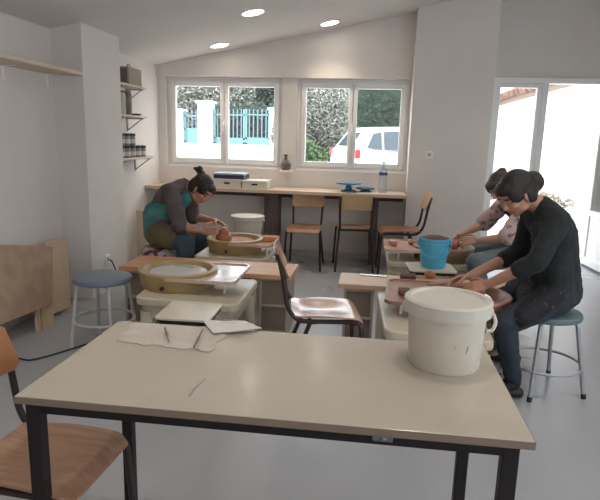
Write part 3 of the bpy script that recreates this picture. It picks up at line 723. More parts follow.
# clay, sponges on the wheels
def lump(name, label, cat, loc, dims, m, seed=1, group=None, amp=.12):
    mb = MB(); mb.ball((0, 0, dims[2]), dims, n=20); 
    for vv in mb.bm.verts:
        n_ = noise.noise(V((vv.co.x*25+seed, vv.co.y*25, vv.co.z*25))); vv.co += V((vv.co.x, vv.co.y, vv.co.z-dims[2]))*amp*n_
        vv.co.z = max(vv.co.z, .0)
    o = mb.build(name, m); o.location = loc; tag(o, label, cat, group); return o
def block(name, label, cat, loc, dims, m, rz=0, group=None, bev=.008):
    o = MB().box(-dims[0], dims[0], -dims[1], dims[1], 0, dims[2]).build(name, m, bevel=bev, seg=3); o.location = loc; o.rotation_euler = (0, 0, rz); tag(o, label, cat, group); return o
pot = MB().lathe([(0, 0), (.060, 0), (.068, .012), (.070, .035), (.064, .052), (.052, .062), (.046, .07), (.048, .08), (.040, .098), (.026, .11), (.020, .122), (0, .126)], n=32).build('clay_pot', M_CLAY)
pot.location = (-1.262, 4.76, .536); tag(pot, 'brown-red clay form being thrown by the person in teal apron', 'clay pot')
lump('clay_pot', 'brown-red clay mound between the hands of the person in pink shirt', 'clay pot', (.74, 4.93, .536), (.06, .06, .045), M_CLAY, 3)
lump('clay_pot', 'low wet clay mound on the reddish wheel before the person in charcoal', 'clay pot', (.62, 3.38, .536), (.10, .10, .03), M_CLAY, 5)
block('sponge', 'brown-orange sponge on the tray beside the thrown clay pot', 'sponge', (-.865, 4.85, .539), (.06, .05, .042), M_SPONGE, .1)
p_ = onz(393, 245, .54); block('sponge', 'brown sponge on the left tray of the pink shirt wheel', 'sponge', (p_.x, p_.y, .541), (.032, .05, .04), M_CLAY, .1)
p_ = onz(412, 244, .54); lump('clay_scrap', 'brown scraps of wet clay on the tray behind the blue bucket', 'clay', (p_.x-.005, p_.y, .541), (.05, .05, .02), M_CLAY, 9, amp=.5)
p_ = onz(404, 293, .545); block('sponge', 'small dark brown sponge on the reddish wheel tray', 'sponge', (p_.x-.0, p_.y+.0, .541), (.035, .045, .03), M_CLAYD, 0)

# ------------------------------------------------------------------ plank benches and their supports
PZ = .46
def plank(label, x0, x1, y0, y1, m):
    o = MB().box(x0, x1, y0, y1, PZ-.035, PZ).build('wooden_plank', m, bevel=.004); tag(o, label, 'plank', 'planks laid across crates'); return o
plank('orange-toned wooden plank on crates behind the empty pottery wheel', -1.86, -.54, 3.93, 4.34, M_ORANGE)
plank('pale wooden plank on crates between the two wheels at right', -.19, 1.02, 3.79, 4.13, M_PINE)
def crate(label, x, y, w, d):
    t = thing('wooden_crate', label, 'crate', (x, y, 0), 0, 'open crates carrying the planks'); H = PZ-.035; k = .018
    mb = MB()
    mb.box(-w, -w+k, -d, d, 0, H).box(w-k, w, -d, d, 0, H).box(-w+k, w-k, -d, d, H-k, H).box(-w+k, w-k, -d, d, 0, k).box(-w+k, w-k, -d, d, H*.5-.009, H*.5+.009)
    mb.build('frame', M_CRATEF, t, bevel=.002)
    MB().box(-w+k, w-k, -d+.025, -d+.035, k, H*.5-.009).build('lower_panel', M_CRATE, t)
    MB().box(-w+k, w-k, -d+.025, -d+.035, H*.5+.009, H-k).build('upper_panel', M_CRATE, t)
crate('open two-level crate under the right end of the orange plank', -.675, 4.13, .11, .17)
crate('open two-level crate under the left end of the orange plank', -1.74, 4.13, .09, .17)
crate('open two-level crate under the left end of the pale plank', -.045, 3.96, .105, .16)
crate('open two-level crate under the right end of the pale plank, behind the black trousers', .93, 3.96, .06, .16)
# on the pale plank
p_ = onz(408, 284, PZ); o = block('clay_box', 'dark brown open clay box on the pale plank beside the white bucket', 'box', (p_.x, p_.y+.05, PZ), (.055, .045, .06), M_CLAYD, -.02)
p_ = onz(430, 279, PZ); lump('clay_ball', 'round brown sponge-like clay lump on the pale plank beneath the blue bucket', 'clay', (p_.x, p_.y+.03, PZ), (.042, .036, .026), M_CLAY, 4)
p_ = onz(374, 276, PZ); o = block('metal_scraper', 'long flat grey metal scraper lying on the pale plank', 'tool', (p_.x, p_.y, PZ), (.10, .022, .006), mat('grey_metal', (.45, .44, .43), .25, metal=.6), -.06, bev=.002)

# ------------------------------------------------------------------ buckets
def bucket(name, label, loc, r0, r1, h, m, lid=None, contents=None, rz=0, handle=True, hm=None, drop=True):
    t = thing(name, label, 'bucket', loc, rz)
    prof = [(0, 0), (r0-.004, 0), (r0, .006), (r0+(r1-r0)*.80, h*.80), (r1+.004, h*.81), (r1+.004, h*.84), (r0+(r1-r0)*.9, h*.85), (r1, h*.95), (r1+.006, h*.96), (r1+.006, h)]
    if not lid: prof += [(r1-.004, h), (r1-.008, h*.9), (r1-.012, h*.86), (0, h*.86)] if contents else [(r1-.004, h), (r0-.004, .012), (0, .012)]
    else: prof += [(0, h)]
    MB().lathe(prof, n=56).build('body', m, t)
    if lid: MB().lathe([(r1+.004, h-.035), (r1+.011, h-.035), (r1+.012, h+.004), (r1+.006, h+.009), (r1-.008, h+.009), (r1-.014, h+.002), (0, h+.002), (0, h-.001), (r1+.006, h-.001), (r1+.004, h-.035)], n=56).build('lid', lid, t)
    if contents: lumpo = MB().ball((0, 0, h*.955), (r1-.010, r1-.010, .030), n=24).build('contents', contents, t)
    for s_ in (-1, 1): MB().ball((s_*(r1+.006), 0, h*.86), (.012, .02, .02)).build('handle_lug', m, t)
    if handle:
        pts = []
        for i in range(25):
            a = PI*i/24; pts.append(((r1+.014)*math.cos(a), -(r1+.02)*math.sin(a)*(.78 if drop else .2), h*.86-(.11*math.sin(a) if drop else -.08*math.sin(a))))
        MB().tube(pts, .004, n=8).build('handle', hm or m, t)
    return t
b_ = onz(447.5, 370, .76)
bigb = bucket('white_bucket', 'large white lidded plastic bucket standing on the beige table', (.257, 1.727, .76), .110, .122, .208, M_WBUCK, lid=M_WLID, handle=False)
pts = [(.140*math.cos(a), .140*math.sin(a), .205) for a in (0.0, -.1)]
MB().tube(smooth_path([(.118, .02, .175), (.140, .01, .172), (.146, -.02, .150), (.132, -.04, .130), (.112, -.045, .128)]), .006).build('handle', M_WBUCK, bigb)
M_STAIN = mat('dried_clay', (.46, .32, .22), .8)
for a_, z0_, a1_, z1_, w_ in ((-86, .100, -80, .086, .0016), (-62, .098, -65, .074, .0022)):
    pp = []
    for k in range(7):
        a = math.radians(a_+(a1_-a_)*k/6); z = z0_+(z1_-z0_)*k/6; r_ = .110+.012*z/.208+.0004; pp.append((r_*math.cos(a), r_*math.sin(a), z))
    MB().tube(pp, [w_*q for q in (.4, .8, 1, .9, .8, .6, .3)], n=6).build('clay_streak', M_STAIN, bigb)
p_ = onz(433, 267, .505)
bucket('blue_bucket', 'sky blue plastic bucket of brown clay on the square stool', (p_.x, p_.y+.02, .505), .094, .113, .225, M_BLUE, contents=M_CLAYD, handle=True, hm=M_BLUE)
MBk = block('step_crate', 'low wooden box behind the thrown clay pot carrying a white bucket', 'crate', (-1.265, 5.72, 0), (.16, .16, .36), M_CRATEF)
bucket('white_bucket', 'small white lidded bucket behind the wheel of the teal apron potter', (-1.265, 5.72, .36), .135, .165, .268, M_WBUCK, lid=M_WLID, handle=False)

# ------------------------------------------------------------------ leaning boards on the left
def leaning(name, label, pts, m, th=.02, group='boards leaning at the left wall'):
    # pts: (px,py) of the visible outline taken on the leaning plane through x=xb at floor and x=xt at z=1
    o = MB()
    P = []
    for (y, z, x) in pts: P.append(V((x, y, z)))
    n = len(P); nrm = (P[1]-P[0]).cross(P[2]-P[0]).normalized()
    if nrm.x > 0: nrm = -nrm
    v = P+[p+nrm*th for p in P]
    o.add(v, [list(range(n)), list(range(n, 2*n))[::-1]]+[(i, (i+1) % n, n+(i+1) % n, n+i) for i in range(n)])
    ob = o.build(name, m, bevel=.003); tag(ob, label, 'board', group); return ob
def onlean(px, py, xb, k):        # point on the plane x = xb - k*z
    d = ray(px, py); t = (xb-k*EYE-0)/(d.x+k*d.z); p = CP+d*t; return (p.y, p.z, p.x)
b1 = [onlean(x, y, -2.32, .22) for x, y in ((-30, 337), (53, 304), (53, 247), (49, 246), (-30, 244))]
ob = leaning('chipboard_panel', 'large brown chipboard panel leaning at the left wall beside the corner', b1, M_CHIP, .022)
# its two battens reach the floor
for q in (((42.5, 328), (54, 324), (53, 280), (41, 282)), ((37, 329), (40.5, 328), (39, 284), (36, 285))):
    P_ = [onlean(x, y, -2.347, .22) for x, y in q]; v = []
    for k in (0, .018):
        for i, (yy, zz, xx) in enumerate(P_): v.append((xx-k, yy, max(0, zz) if i > 1 else 0.0))
    MB().add(v, [(0, 1, 2, 3), (7, 6, 5, 4), (0, 4, 5, 1), (1, 5, 6, 2), (2, 6, 7, 3), (3, 7, 4, 0)]).build('foot_batten', M_MDF, ob)
b2 = [onlean(x, y, -2.40, .22) for x, y in ((44, 318), (71, 306.5), (68, 237), (46, 242))]
b2 = [(p[0], max(p[1], 0.0), p[2]) for p in b2]
leaning('light_board', 'taller light brown board leaning between chipboard panel and left pier', b2, M_MDF, .02)
lb = MB().box(-2.60, -2.30, 5.98, 6.0, 0, .60).build('light_board', mat('cream_board', (.60, .50, .38), .7)); tag(lb, 'cream board standing upright behind the person in teal apron', 'board')

# cables
M_WCABLE = mat('white_cable', (.62, .60, .58), .5)
def cable(label, pts, r, m):
    P = [V(p) for p in pts]; out = []
    for i in range(len(P)-1):
        p0, p1, p2, p3 = P[max(i-1, 0)], P[i], P[i+1], P[min(i+2, len(P)-1)]
        for j in range(8):
            t = j/8; out.append(.5*((2*p1)+(p2-p0)*t+(2*p0-5*p1+4*p2-p3)*t*t+(3*p1-p0-3*p2+p3)*t**3))
    out.append(P[-1])
    o = MB().tube(out, r, n=8).build('power_cable', m); tag(o, label, 'cable'); return o
cable('black cable running over the floor from the left stool past the foreground chair', [(-2.14, 2.75, .006), onz(12, 360, .006), onz(30, 360, .006), onz(48, 356, .006), onz(68, 350, .006), onz(92, 343, .006), (-1.62, 3.75, .006), (-1.55, 3.95, .006)], .006, M_RUB)
cable('dark cable hanging from the socket on the left pier down to the floor', [(-2.36, 4.80, .30), (-2.33, 4.80, .27), (-2.26, 4.78, .14), (-2.15, 4.76, .03), (-2.0, 4.74, .006), (-1.86, 4.7, .006)], .006, M_RUB)
cable('white cable looped on the floor at the foot of the left pier', [onz(90, 309, .005), onz(76, 307, .005), onz(60, 308, .005), onz(54, 312, .005), onz(64, 316, .005), onz(84, 314, .005), onz(104, 309, .005)], .005, M_WCABLE)

# ------------------------------------------------------------------ foreground table
TX0, TX1, TY0, TY1, TZ = -.9066, .4172, 1.2731, 1.9036, .76
tb = thing('work_table', 'long beige laminate table with black steel legs in the foreground', 'table', (0, 0, 0))
MB().box(TX0, TX1, TY0, TY1, TZ-.022, TZ).build('tabletop', [M_LAM], tb, bevel=.002)
MB().box(TX0-.0012, TX1+.0012, TY0-.0012, TY1+.0012, TZ-.0212, TZ-.0015).build('edge_band', M_EDGE, tb)
fx0, fx1, fy0, fy1 = TX0+.020, TX1-.028, TY0+.012, TY1-.02
mb = MB()
mb.box(fx0+.001, fx1-.001, fy0+.001, fy0+.03, TZ-.052, TZ-.0225).box(fx0+.001, fx1-.001, fy1-.03, fy1-.001, TZ-.052, TZ-.0225).box(fx0+.001, fx0+.03, fy0+.03, fy1-.03, TZ-.052, TZ-.0225).box(fx1-.03, fx1-.001, fy0+.03, fy1-.03, TZ-.052, TZ-.0225)
mb.build('frame', M_BLACK, tb, bevel=.002)
for x in (fx0, fx1-.04):
    for y in (fy0, fy1-.036): MB().box(x, x+.04, y, y+.036, 0, TZ-.022).build('leg', M_BLACK, tb, bevel=.003)
MB().box(.035, .085, TY0-.004, TY0+.006, TZ-.034, TZ-.018).ball((.062, TY0-.005, TZ-.026), (.008, .005, .006)).build('latch', M_STEEL, tb, bevel=.002)
sk = MB(); sk.tube([onz(189, 397, TZ-.001), onz(194, 390, TZ-.001), onz(206, 378.5, TZ+.0002)], [.0035, .004, .0012], n=6)
o = sk.build('scratch_mark', mat('scratch', (.30, .27, .25), .6), tb); 
# crumpled canvas with folded sheet and two tools
def drape(outline_fn, nu, nv, z0, amp, th, name, label, cat, m, seed):
    v, f = [], []
    for k in (0, 1):
        for i in range(nu+1):
            for j in range(nv+1):
                p = outline_fn(i/nu, j/nv); n_ = noise.noise(V((p.x*16+seed, p.y*22, 0)))+.5*noise.noise(V((p.x*45, p.y*50+seed, 3)))
                e = min(i, nu-i, j, nv-j)/4; z = z0+amp*(.45+.55*n_)*min(1, .3+e)
                v.append((p.x, p.y, max(z, z0+.0005)+(0 if k else -0)+(th if k else 0)))
    K = (nu+1)*(nv+1); I = lambda i, j, k: k*K+i*(nv+1)+j
    for i in range(nu):
        for j in range(nv): f.append((I(i, j, 0), I(i, j+1, 0), I(i+1, j+1, 0), I(i+1, j, 0))); f.append((I(i, j, 1), I(i+1, j, 1), I(i+1, j+1, 1), I(i, j+1, 1)))
    for i in range(nu): f.append((I(i, 0, 0), I(i+1, 0, 0), I(i+1, 0, 1), I(i, 0, 1))); f.append((I(i, nv, 0), I(i, nv, 1), I(i+1, nv, 1), I(i+1, nv, 0)))
    for j in range(nv): f.append((I(0, j, 0), I(0, j, 1), I(0, j+1, 1), I(0, j+1, 0))); f.append((I(nu, j, 0), I(nu, j+1, 0), I(nu, j+1, 1), I(nu, j, 1)))
    o = MB().add(v, f, None, True).build(name, m); tag(o, label, cat); return o
A, B, C_, D = onz(116, 342, TZ), onz(210, 352, TZ), onz(236, 323.5, TZ), onz(137, 321, TZ)
D.y = min(D.y, TY1-.015); C_.y = min(C_.y, TY1-.01)
def fn(u, v_):
    p = (A.lerp(B, u)).lerp(D.lerp(C_, u), v_); w = .006*math.sin(u*17)+.004*math.sin(u*31+1)
    return p+V((.006*math.sin(v_*13), w*(1-v_), 0))
drape(fn, 60, 30, TZ, .006, .003, 'canvas_cloth', 'crumpled grey-beige canvas cloth lying on the beige table', 'cloth', M_CLOTH, 3)
E1, F1, G1, H1 = onz(213, 337, TZ), onz(262, 332, TZ), onz(245, 324.5, TZ), onz(203, 324, TZ)
def fn2(u, v_): return (E1.lerp(F1, u)).lerp(H1.lerp(G1, u), v_)+V((0, .003*math.sin(u*9), 0))
drape(fn2, 24, 14, TZ+.011, .012, .002, 'folded_sheet', 'folded white sheet on the right end of the canvas cloth', 'sheet', M_PAPER, 8)
def tool(label, a, b, za, zb):
    p, q = onz(a[0], a[1], za), onz(b[0], b[1], zb)
    t = thing('needle_tool', label, 'tool', p, 0, 'needle tools on the canvas cloth'); d = q-p
    MB().tube([V((0, 0, 0)), d*.5], [.0035, .0045], n=8).build('handle', M_TWOOD, t); MB().tube([d*.5, d], [.003, .0022], n=8).build('tip', M_STEEL, t)
    return t
tool('dark needle tool lying alone on the canvas cloth, the left one', (165, 328), (169, 342), TZ+.0165, TZ+.0165)
tool('dark needle tool on the cloth leading to the folded sheet, the right one', (194, 347), (203, 329), TZ+.017, TZ+.017)

# ------------------------------------------------------------------ people
def remesh(mb, voxel, smooth=4, fac=.5):
    bmesh.ops.recalc_face_normals(mb.bm, faces=mb.bm.faces)
    me = bpy.data.meshes.new('tmp'); mb.bm.to_mesh(me); mb.bm.free()
    o = bpy.data.objects.new('tmp', me); COL.objects.link(o)
    r = o.modifiers.new('r', 'REMESH'); r.mode = 'VOXEL'; r.voxel_size = voxel; r.use_smooth_shade = True
    if smooth: s_ = o.modifiers.new('s', 'SMOOTH'); s_.iterations = smooth; s_.factor = fac
    bpy.context.view_layer.update()
    dg = bpy.context.evaluated_depsgraph_get()
    out = bpy.data.meshes.new_from_object(o.evaluated_get(dg))
    bpy.data.objects.remove(o); bpy.data.meshes.remove(me)
    for p in out.polygons: p.use_smooth = True
    return out
def finish(me, name, mats, parent, root):
    off = -V(root)
    for v in me.vertices: v.co += off
    me.materials.clear()
    for m in mats: me.materials.append(m)
    me.name = name
    o = bpy.data.objects.new(name, me); COL.objects.link(o); o.parent = parent
    return o
def wrinkle(me, amp, fs=(9, 9, 16), seed=0, fine=.3):
    n = len(me.vertices); co = [0.]*(3*n); no = [0.]*(3*n)
    me.vertices.foreach_get('co', co); me.vertex_normals.foreach_get('vector', no)
    for i in range(n):
        x, y, z = co[3*i:3*i+3]
        p = V((x*fs[0]+seed, y*fs[1], z*fs[2]))
        k = amp*((1-2*abs(noise.noise(p)))*.7-.35+fine*noise.noise(p*3.1))
        for j in range(3): co[3*i+j] += no[3*i+j]*k
    me.vertices.foreach_set('co', co); me.update()
def hand(mb, wrist, direc, palm_n, thumb, curl=.5, s=1., spread=.07):
    """palm, four bent fingers and a thumb; direc: wrist to knuckles, palm_n: where the palm faces, thumb: side of the thumb"""
    d = V(direc).normalized(); n = V(palm_n); n = (n-d*n.dot(d)).normalized(); t = V(thumb); t = (t-d*t.dot(d)-n*t.dot(n)).normalized()
    w = V(wrist)
    for k, off in enumerate((.028, .009, -.010, -.028)): mb.cone(w+t*off*.55*s+d*.012*s, w+t*off*s+d*.085*s, .0145*s, .0118*s, n=10)
    L = [(.040, .024, .019), (.044, .028, .020), (.041, .026, .019), (.032, .020, .017)]
    for (a, b, c), off, sp in zip(L, (.030, .010, -.011, -.031), (1.2, .3, -.5, -1.5)):
        p = w+t*off*s+d*.088*s; ang = curl*.55; dirv = d+t*spread*sp
        for k, l in enumerate((a, b, c)):
            dd = (dirv.normalized()*math.cos(ang)+n*math.sin(ang)); q = p+dd*l*s
            mb.cone(p, q, (.0092-.0008*k)*s, (.0084-.0008*k)*s, n=10); p = q; ang += curl*.75
    p = w+t*.026*s+d*.025*s+n*.008*s
    q1 = p+(t*.75+d*.65+n*.35).normalized()*.042*s; q2 = q1+(t*.25+d*.85+n*.45).normalized()*.032*s; q3 = q2+(d*.85+n*.5).normalized()*.024*s
    mb.cone(p, q1, .0145*s, .0112*s, n=10); mb.cone(q1, q2, .0108*s, .0098*s, n=10); mb.cone(q2, q3, .0095*s, .0078*s, n=10)
class Head:
    def __init__(h, c, face, up, s=1.):
        f = V(face).normalized(); u = V(up); u = (u-f*u.dot(f)).normalized(); r = f.cross(u)
        h.R = Matrix((r, f, u)).transposed(); h.c = V(c); h.s = s
        h.M = Matrix.Translation(h.c) @ h.R.to_4x4() @ Matrix.Scale(s, 4)
        h.Mi = h.M.inverted()
    def prims(h, mb):
        B = lambda c, r: mb.ball(c, r, n=20, M=h.M)
        B((0, -.015, .032), (.072, .090, .082)); B((0, .022, -.018), (.060, .070, .070)); B((0, .035, -.055), (.046, .052, .052))
        B((0, .066, -.092), (.020, .018, .017)); B((0, .071, .040), (.045, .022, .028))
        for s_ in (-1, 1):
            B((s_*.034, .064, -.022), (.024, .024, .024)); B((s_*.073, -.004, -.012), (.009, .019, .031)); B((s_*.029, .0795, .012), (.0155, .010, .0115))
            B((s_*.028, .086, .030), (.022, .008, .006)); B((s_*.010, .098, -.026), (.010, .011, .009))
            B((s_*.040, .020, -.070), (.020, .034, .020))
        M = h.M
        def cn(a, b, ra, rb): mb.cone(M @ V(a), M @ V(b), ra*h.s, rb*h.s)
        cn((0, .086, .018), (0, .103, -.020), .0085, .0115); B((0, .1045, -.024), (.012, .012, .010))
        B((0, .088, -.053), (.021, .010, .0065)); B((0, .086, -.063), (.019, .010, .0065))
    def paint(h, me):        # 1 lips, 2 brows and lashes
        for p in me.polygons:
            q = h.Mi @ p.center
            if q.length > .16: continue
            if q.y > .055:
                ax = abs(q.x)
                if .012 < ax < .048 and abs(q.z-(.036-.15*(ax-.03)**2*30)) < .0045: p.material_index = 2
                elif .014 < ax < .045 and abs(q.z-(.006)) < .0032: p.material_index = 2
                elif ax < .023 and -.068 < q.z < -.048 and q.y > .078: p.material_index = 1

def person(label, root, J, skinm, hd, hands, clothes):
    t = thing('person', label, 'person', root)
    mb = MB(); hd.prims(mb)
    g = lambda k: V(J[k])
    nk = hd.M @ V((0, -.025, -.055))
    mb.cone(g('neck'), nk, .056, .050); mb.cone(g('chest')+V((0, 0, .06)), g('neck'), .085, .055)
    for s_ in 'nf':
        mb.cone(g('neck'), g('sh'+s_), .05, .052)
        mb.chain([g('sh'+s_), g('sh'+s_).lerp(g('el'+s_), .5), g('el'+s_)], [.052, .044, .038])
        mb.chain([g('el'+s_), g('el'+s_).lerp(g('wr'+s_), .3), g('wr'+s_)], [.038, .039, .026])
        mb.chain([g('hip'+s_), g('hip'+s_).lerp(g('kn'+s_), .5), g('kn'+s_)], [.085, .075, .056])
        mb.chain([g('kn'+s_), g('kn'+s_).lerp(g('an'+s_), .35), g('an'+s_)], [.055, .054, .036])
        mb.cone(g('an'+s_), g('toe'+s_), .036, .026); 
        mb.cone(g('sh'+s_), g('chest'), .052, .095); mb.cone(g('chest'), g('hip'+s_), .09, .08)
    mb.cone(g('chest'), g('waist'), .108, .10); mb.cone(g('waist'), g('pelvis'), .10, .11)
    for h in hands: hand(mb, **h)
    me = remesh(mb, .0045, 3)
    body = finish(me, 'body', [skinm, M_LIP, M_BROW], t, (0, 0, 0))
    hd.paint(me)
    for v in me.vertices: v.co -= V(root)
    for name, cmb, vox, sm, m, amp, seed in clothes:
        m2 = remesh(cmb, vox, sm)
        if amp: wrinkle(m2, amp, seed=seed)
        finish(m2, name, [m], t, root)
    return t
def torso_cloth(J, e, sleeve=1.6, rs=(.066, .058, .054), chest=.125, keep_hips=True, arms='nf'):
    g = lambda k: V(J[k]); mb = MB()
    mb.cone(g('chest'), g('waist'), chest+e, .118+e); mb.cone(g('waist'), g('pelvis'), .118+e, .128+e)
    mb.cone(g('chest')+V((0, 0, .06)), g('neck'), .092+e, .060+e)
    for s_ in 'nf':
        mb.cone(g('neck'), g('sh'+s_), .056+e, .060+e); mb.cone(g('sh'+s_), g('chest'), .066+e, .115+e); mb.cone(g('chest'), g('hip'+s_), .108+e, .09+e)
    for s_ in arms:
        a, b, c = g('sh'+s_), g('el'+s_), g('wr'+s_)
        if sleeve <= 1: mb.chain([a, a.lerp(b, sleeve)], [rs[0]+e, rs[1]+e])
        else: mb.chain([a, a.lerp(b, .5), b, b.lerp(c, sleeve-1)], [rs[0]+e, rs[1]+e, rs[2]+e, rs[2]*.88+e])
    return mb
def legs_cloth(J, e, upto=.93, k=1.):
    g = lambda k_: V(J[k_]); mb = MB()
    mb.cone(g('waist').lerp(g('pelvis'), .5), g('pelvis'), .115+e, .135+e)
    for s_ in 'nf':
        mb.chain([g('pelvis'), g('hip'+s_)], [.13+e, .098+e])
        mb.chain([g('hip'+s_), g('hip'+s_).lerp(g('kn'+s_), .5), g('kn'+s_)], [.098*k+e, .086*k+e, .066*k+e])
        mb.chain([g('kn'+s_), g('kn'+s_).lerp(g('an'+s_), .35), g('kn'+s_).lerp(g('an'+s_), upto)], [.064*k+e, .062*k+e, .048*k+e])
    return mb
def shoe(J, s_):
    mb = MB()
    a, b = V(J['an'+s_]), V(J['toe'+s_]); d = (b-a); d.z = 0; d.normalize()
    heel = a-d*.03; heel.z = .035; mid = a+d*.07; mid.z = .035; tp = a+d*.14; tp.z = .028
    mb.cone(a+V((0, 0, .0)), mid+V((0, 0, .012)), .043, .038); mb.chain([heel, mid, tp], [.033, .036, .027])
    for v in mb.bm.verts: v.co.z = max(v.co.z, .002)
    return mb
def hair_mesh(hd, prims, bun=None, seed=1):
    mb = MB()
    for c, r in prims: mb.ball(c, r, n=20, M=hd.M)
    if bun:
        for c, r in bun: mb.ball(c, r, n=16, M=hd.M)
    return mb

# --- the person in charcoal at the near right wheel
J = dict(pelvis=(1.125, 3.36, .615), waist=(1.105, 3.37, .77), chest=(1.065, 3.37, .945), neck=(.985, 3.36, 1.10),
         shn=(1.025, 3.20, 1.035), shf=(.985, 3.545, 1.04), eln=at(537, 262, 3.13), elf=at(520, 252, 3.62), wrn=at(488, 284, 3.27), wrf=at(470, 276, 3.44),
         hipn=(1.09, 3.26, .59), hipf=(1.09, 3.47, .59), knn=(.765, 3.07, .475), knf=(.90, 3.70, .46), ann=(.878, 3.17, .10), anf=(1.0, 3.72, .10), toen=(.80, 3.17, .04), toef=(.88, 3.73, .04))
hd = Head(at(517, 194, 3.33), (-.66, -.30, -.62), (-.55, -.25, .78), 1.03)
hn = dict(wrist=J['wrn'], direc=(-.85, .18, -.32), palm_n=(-.1, .75, -.6), thumb=(0.1, .55, .8), curl=.45)
hf = dict(wrist=J['wrf'], direc=(-.9, -.15, -.22), palm_n=(.1, -.55, -.8), thumb=(-.1, -.75, .6), curl=.5)
hairp = [((0, -.022, .048), (.083, .099, .085)), ((0, -.06, .0), (.078, .062, .085)), ((0, .045, .078), (.060, .055, .038)), ((.055, .03, .04), (.030, .05, .055)), ((-.055, .03, .04), (.030, .05, .055)),
         ((-.073, -.03, -.02), (.018, .035, .05)), ((.073, -.03, -.02), (.018, .035, .05))]
bun = [((0, -.120, -.010), (.064, .055, .062)), ((0, -.10, .0), (.06, .05, .05))]
ap = MB(); g = lambda k: V(J[k])
ap.cone(g('hipn')+V((-.02, -.01, .03)), g('knn')+V((.09, .0, .04)), .086, .060); ap.cone(g('hipf')+V((-.02, 0, .03)), g('knf')+V((.06, 0, .06)), .092, .06); ap.cone(g('hipn').lerp(g('knn'), .5)+V((0, 0, .0)), g('hipf').lerp(g('knf'), .4), .07, .07)
ap.cone(g('pelvis')+V((-.03, 0, .02)), g('waist')+V((-.03, 0, -.02)), .128, .118)
person('person in charcoal sweater and dark apron seated at right, head bowed over reddish wheel', (1.1, 3.36, 0), J, M_SKIN, hd, [hn, hf], [
    ('sweater', torso_cloth(J, .004, 1.33), .008, 4, M_CHAR, .007, 2),
    ('trousers', legs_cloth(J, .0), .008, 4, M_DJEAN, .006, 5),
    ('apron', ap, .009, 5, M_BAPR, .006, 9),
    ('shoe', shoe(J, 'n'), .006, 3, M_SHOE, 0, 0), ('shoe', shoe(J, 'f'), .006, 3, M_SHOE, 0, 0),
    ('hair', hair_mesh(hd, hairp, bun), .006, 3, M_HAIR, .004, 4)])

# --- the person in the pink floral shirt at the far right wheel
J = dict(pelvis=(1.46, 4.95, .555), waist=(1.42, 4.94, .70), chest=(1.34, 4.93, .86), neck=(1.22, 4.90, .985),
         shn=(1.265, 4.74, .93), shf=(1.18, 5.09, .94), eln=at(506, 238, 4.66), elf=at(483, 224, 5.16), wrn=at(478, 240.5, 4.80), wrf=at(461, 235, 5.03),
         hipn=(1.42, 4.84, .54), hipf=(1.42, 5.06, .54), knn=(.87, 4.58, .50), knf=(.98, 5.38, .46), ann=(1.0, 4.60, .09), anf=(1.1, 5.36, .09), toen=(.90, 4.60, .04), toef=(1.0, 5.37, .04))
hd = Head(at(501, 187, 4.88), (-.60, -.28, -.70), (-.60, -.22, .72), 1.0)
hn = dict(wrist=J['wrn'], direc=(-.90, .25, -.12), palm_n=(-.2, .8, -.4), thumb=(0, .4, .9), curl=.5)
hf = dict(wrist=J['wrf'], direc=(-.55, -.45, -.50), palm_n=(.3, -.9, -.2), thumb=(.5, -.2, .8), curl=.5)
hairp2 = [((0, -.020, .050), (.084, .100, .086)), ((0, -.055, .005), (.080, .066, .085)), ((0, .050, .080), (.062, .055, .038)), ((.060, .035, .03), (.030, .055, .065)), ((-.060, .035, .03), (.030, .055, .065)),
          ((-.070, .0, -.03), (.020, .045, .06)), ((.070, .0, -.03), (.020, .045, .06))]
g = lambda k: V(J[k])
ap = MB(); ap.cone(g('chest')+V((-.07, -.02, -.02)), g('waist')+V((-.06, 0, 0)), .095, .10); ap.cone(g('waist')+V((-.05, 0, 0)), g('pelvis')+V((-.08, 0, .03)), .10, .12); ap.cone(g('chest')+V((-.09, -.03, .02)), g('neck')+V((-.06, -.03, -.08)), .08, .05)
person('person in pink floral shirt and faded jeans seated behind, both hands on clay', (1.4, 4.95, 0), J, mat('skin_fair', (.56, .32, .23), .5), hd, [hn, hf], [
    ('shirt', torso_cloth(J, .004, .92, (.066, .074, .06)), .009, 4, M_PINK, .009, 3),
    ('jeans', legs_cloth(J, .003, k=1.05), .009, 4, M_JEANL, .007, 6),
    ('apron', ap, .010, 5, M_NAPR, .006, 11),
    ('shoe', shoe(J, 'n'), .007, 3, M_SHOE, 0, 0), ('shoe', shoe(J, 'f'), .007, 3, M_SHOE, 0, 0),
    ('hair', hair_mesh(hd, hairp2, [((0, -.085, .085), (.045, .045, .040))]), .006, 3, M_HAIRB, .004, 4)])

# --- the person in the teal apron at the far left wheel
J = dict(pelvis=(-1.885, 4.86, .58), waist=(-1.88, 4.86, .71), chest=(-1.80, 4.86, .86), neck=(-1.66, 4.86, 1.005),
         shn=(-1.715, 4.68, .955), shf=(-1.67, 5.03, .955), eln=at(180, 226, 4.62), elf=at(193, 217, 5.10), wrn=at(201, 230.5, 4.66), wrf=at(216, 221, 5.0),
         hipn=(-1.86, 4.76, .56), hipf=(-1.86, 4.97, .56), knn=(-1.57, 4.64, .535), knf=(-1.58, 5.14, .48), ann=(-1.60, 4.66, .09), anf=(-1.62, 5.20, .09), toen=(-1.50, 4.66, .04), toef=(-1.54, 5.22, .04))
hd = Head(at(201, 189.5, 4.82), (.64, -.34, -.68), (.70, -.05, .70), 1.06)
hn = dict(wrist=J['wrn'], direc=(.92, .30, -.05), palm_n=(.1, .95, .1), thumb=(0, .1, .95), curl=.35)
hf = dict(wrist=J['wrf'], direc=(.70, -.45, -.10), palm_n=(-.1, -.5, -.85), thumb=(-.3, -.8, .2), curl=.30)
g = lambda k: V(J[k])
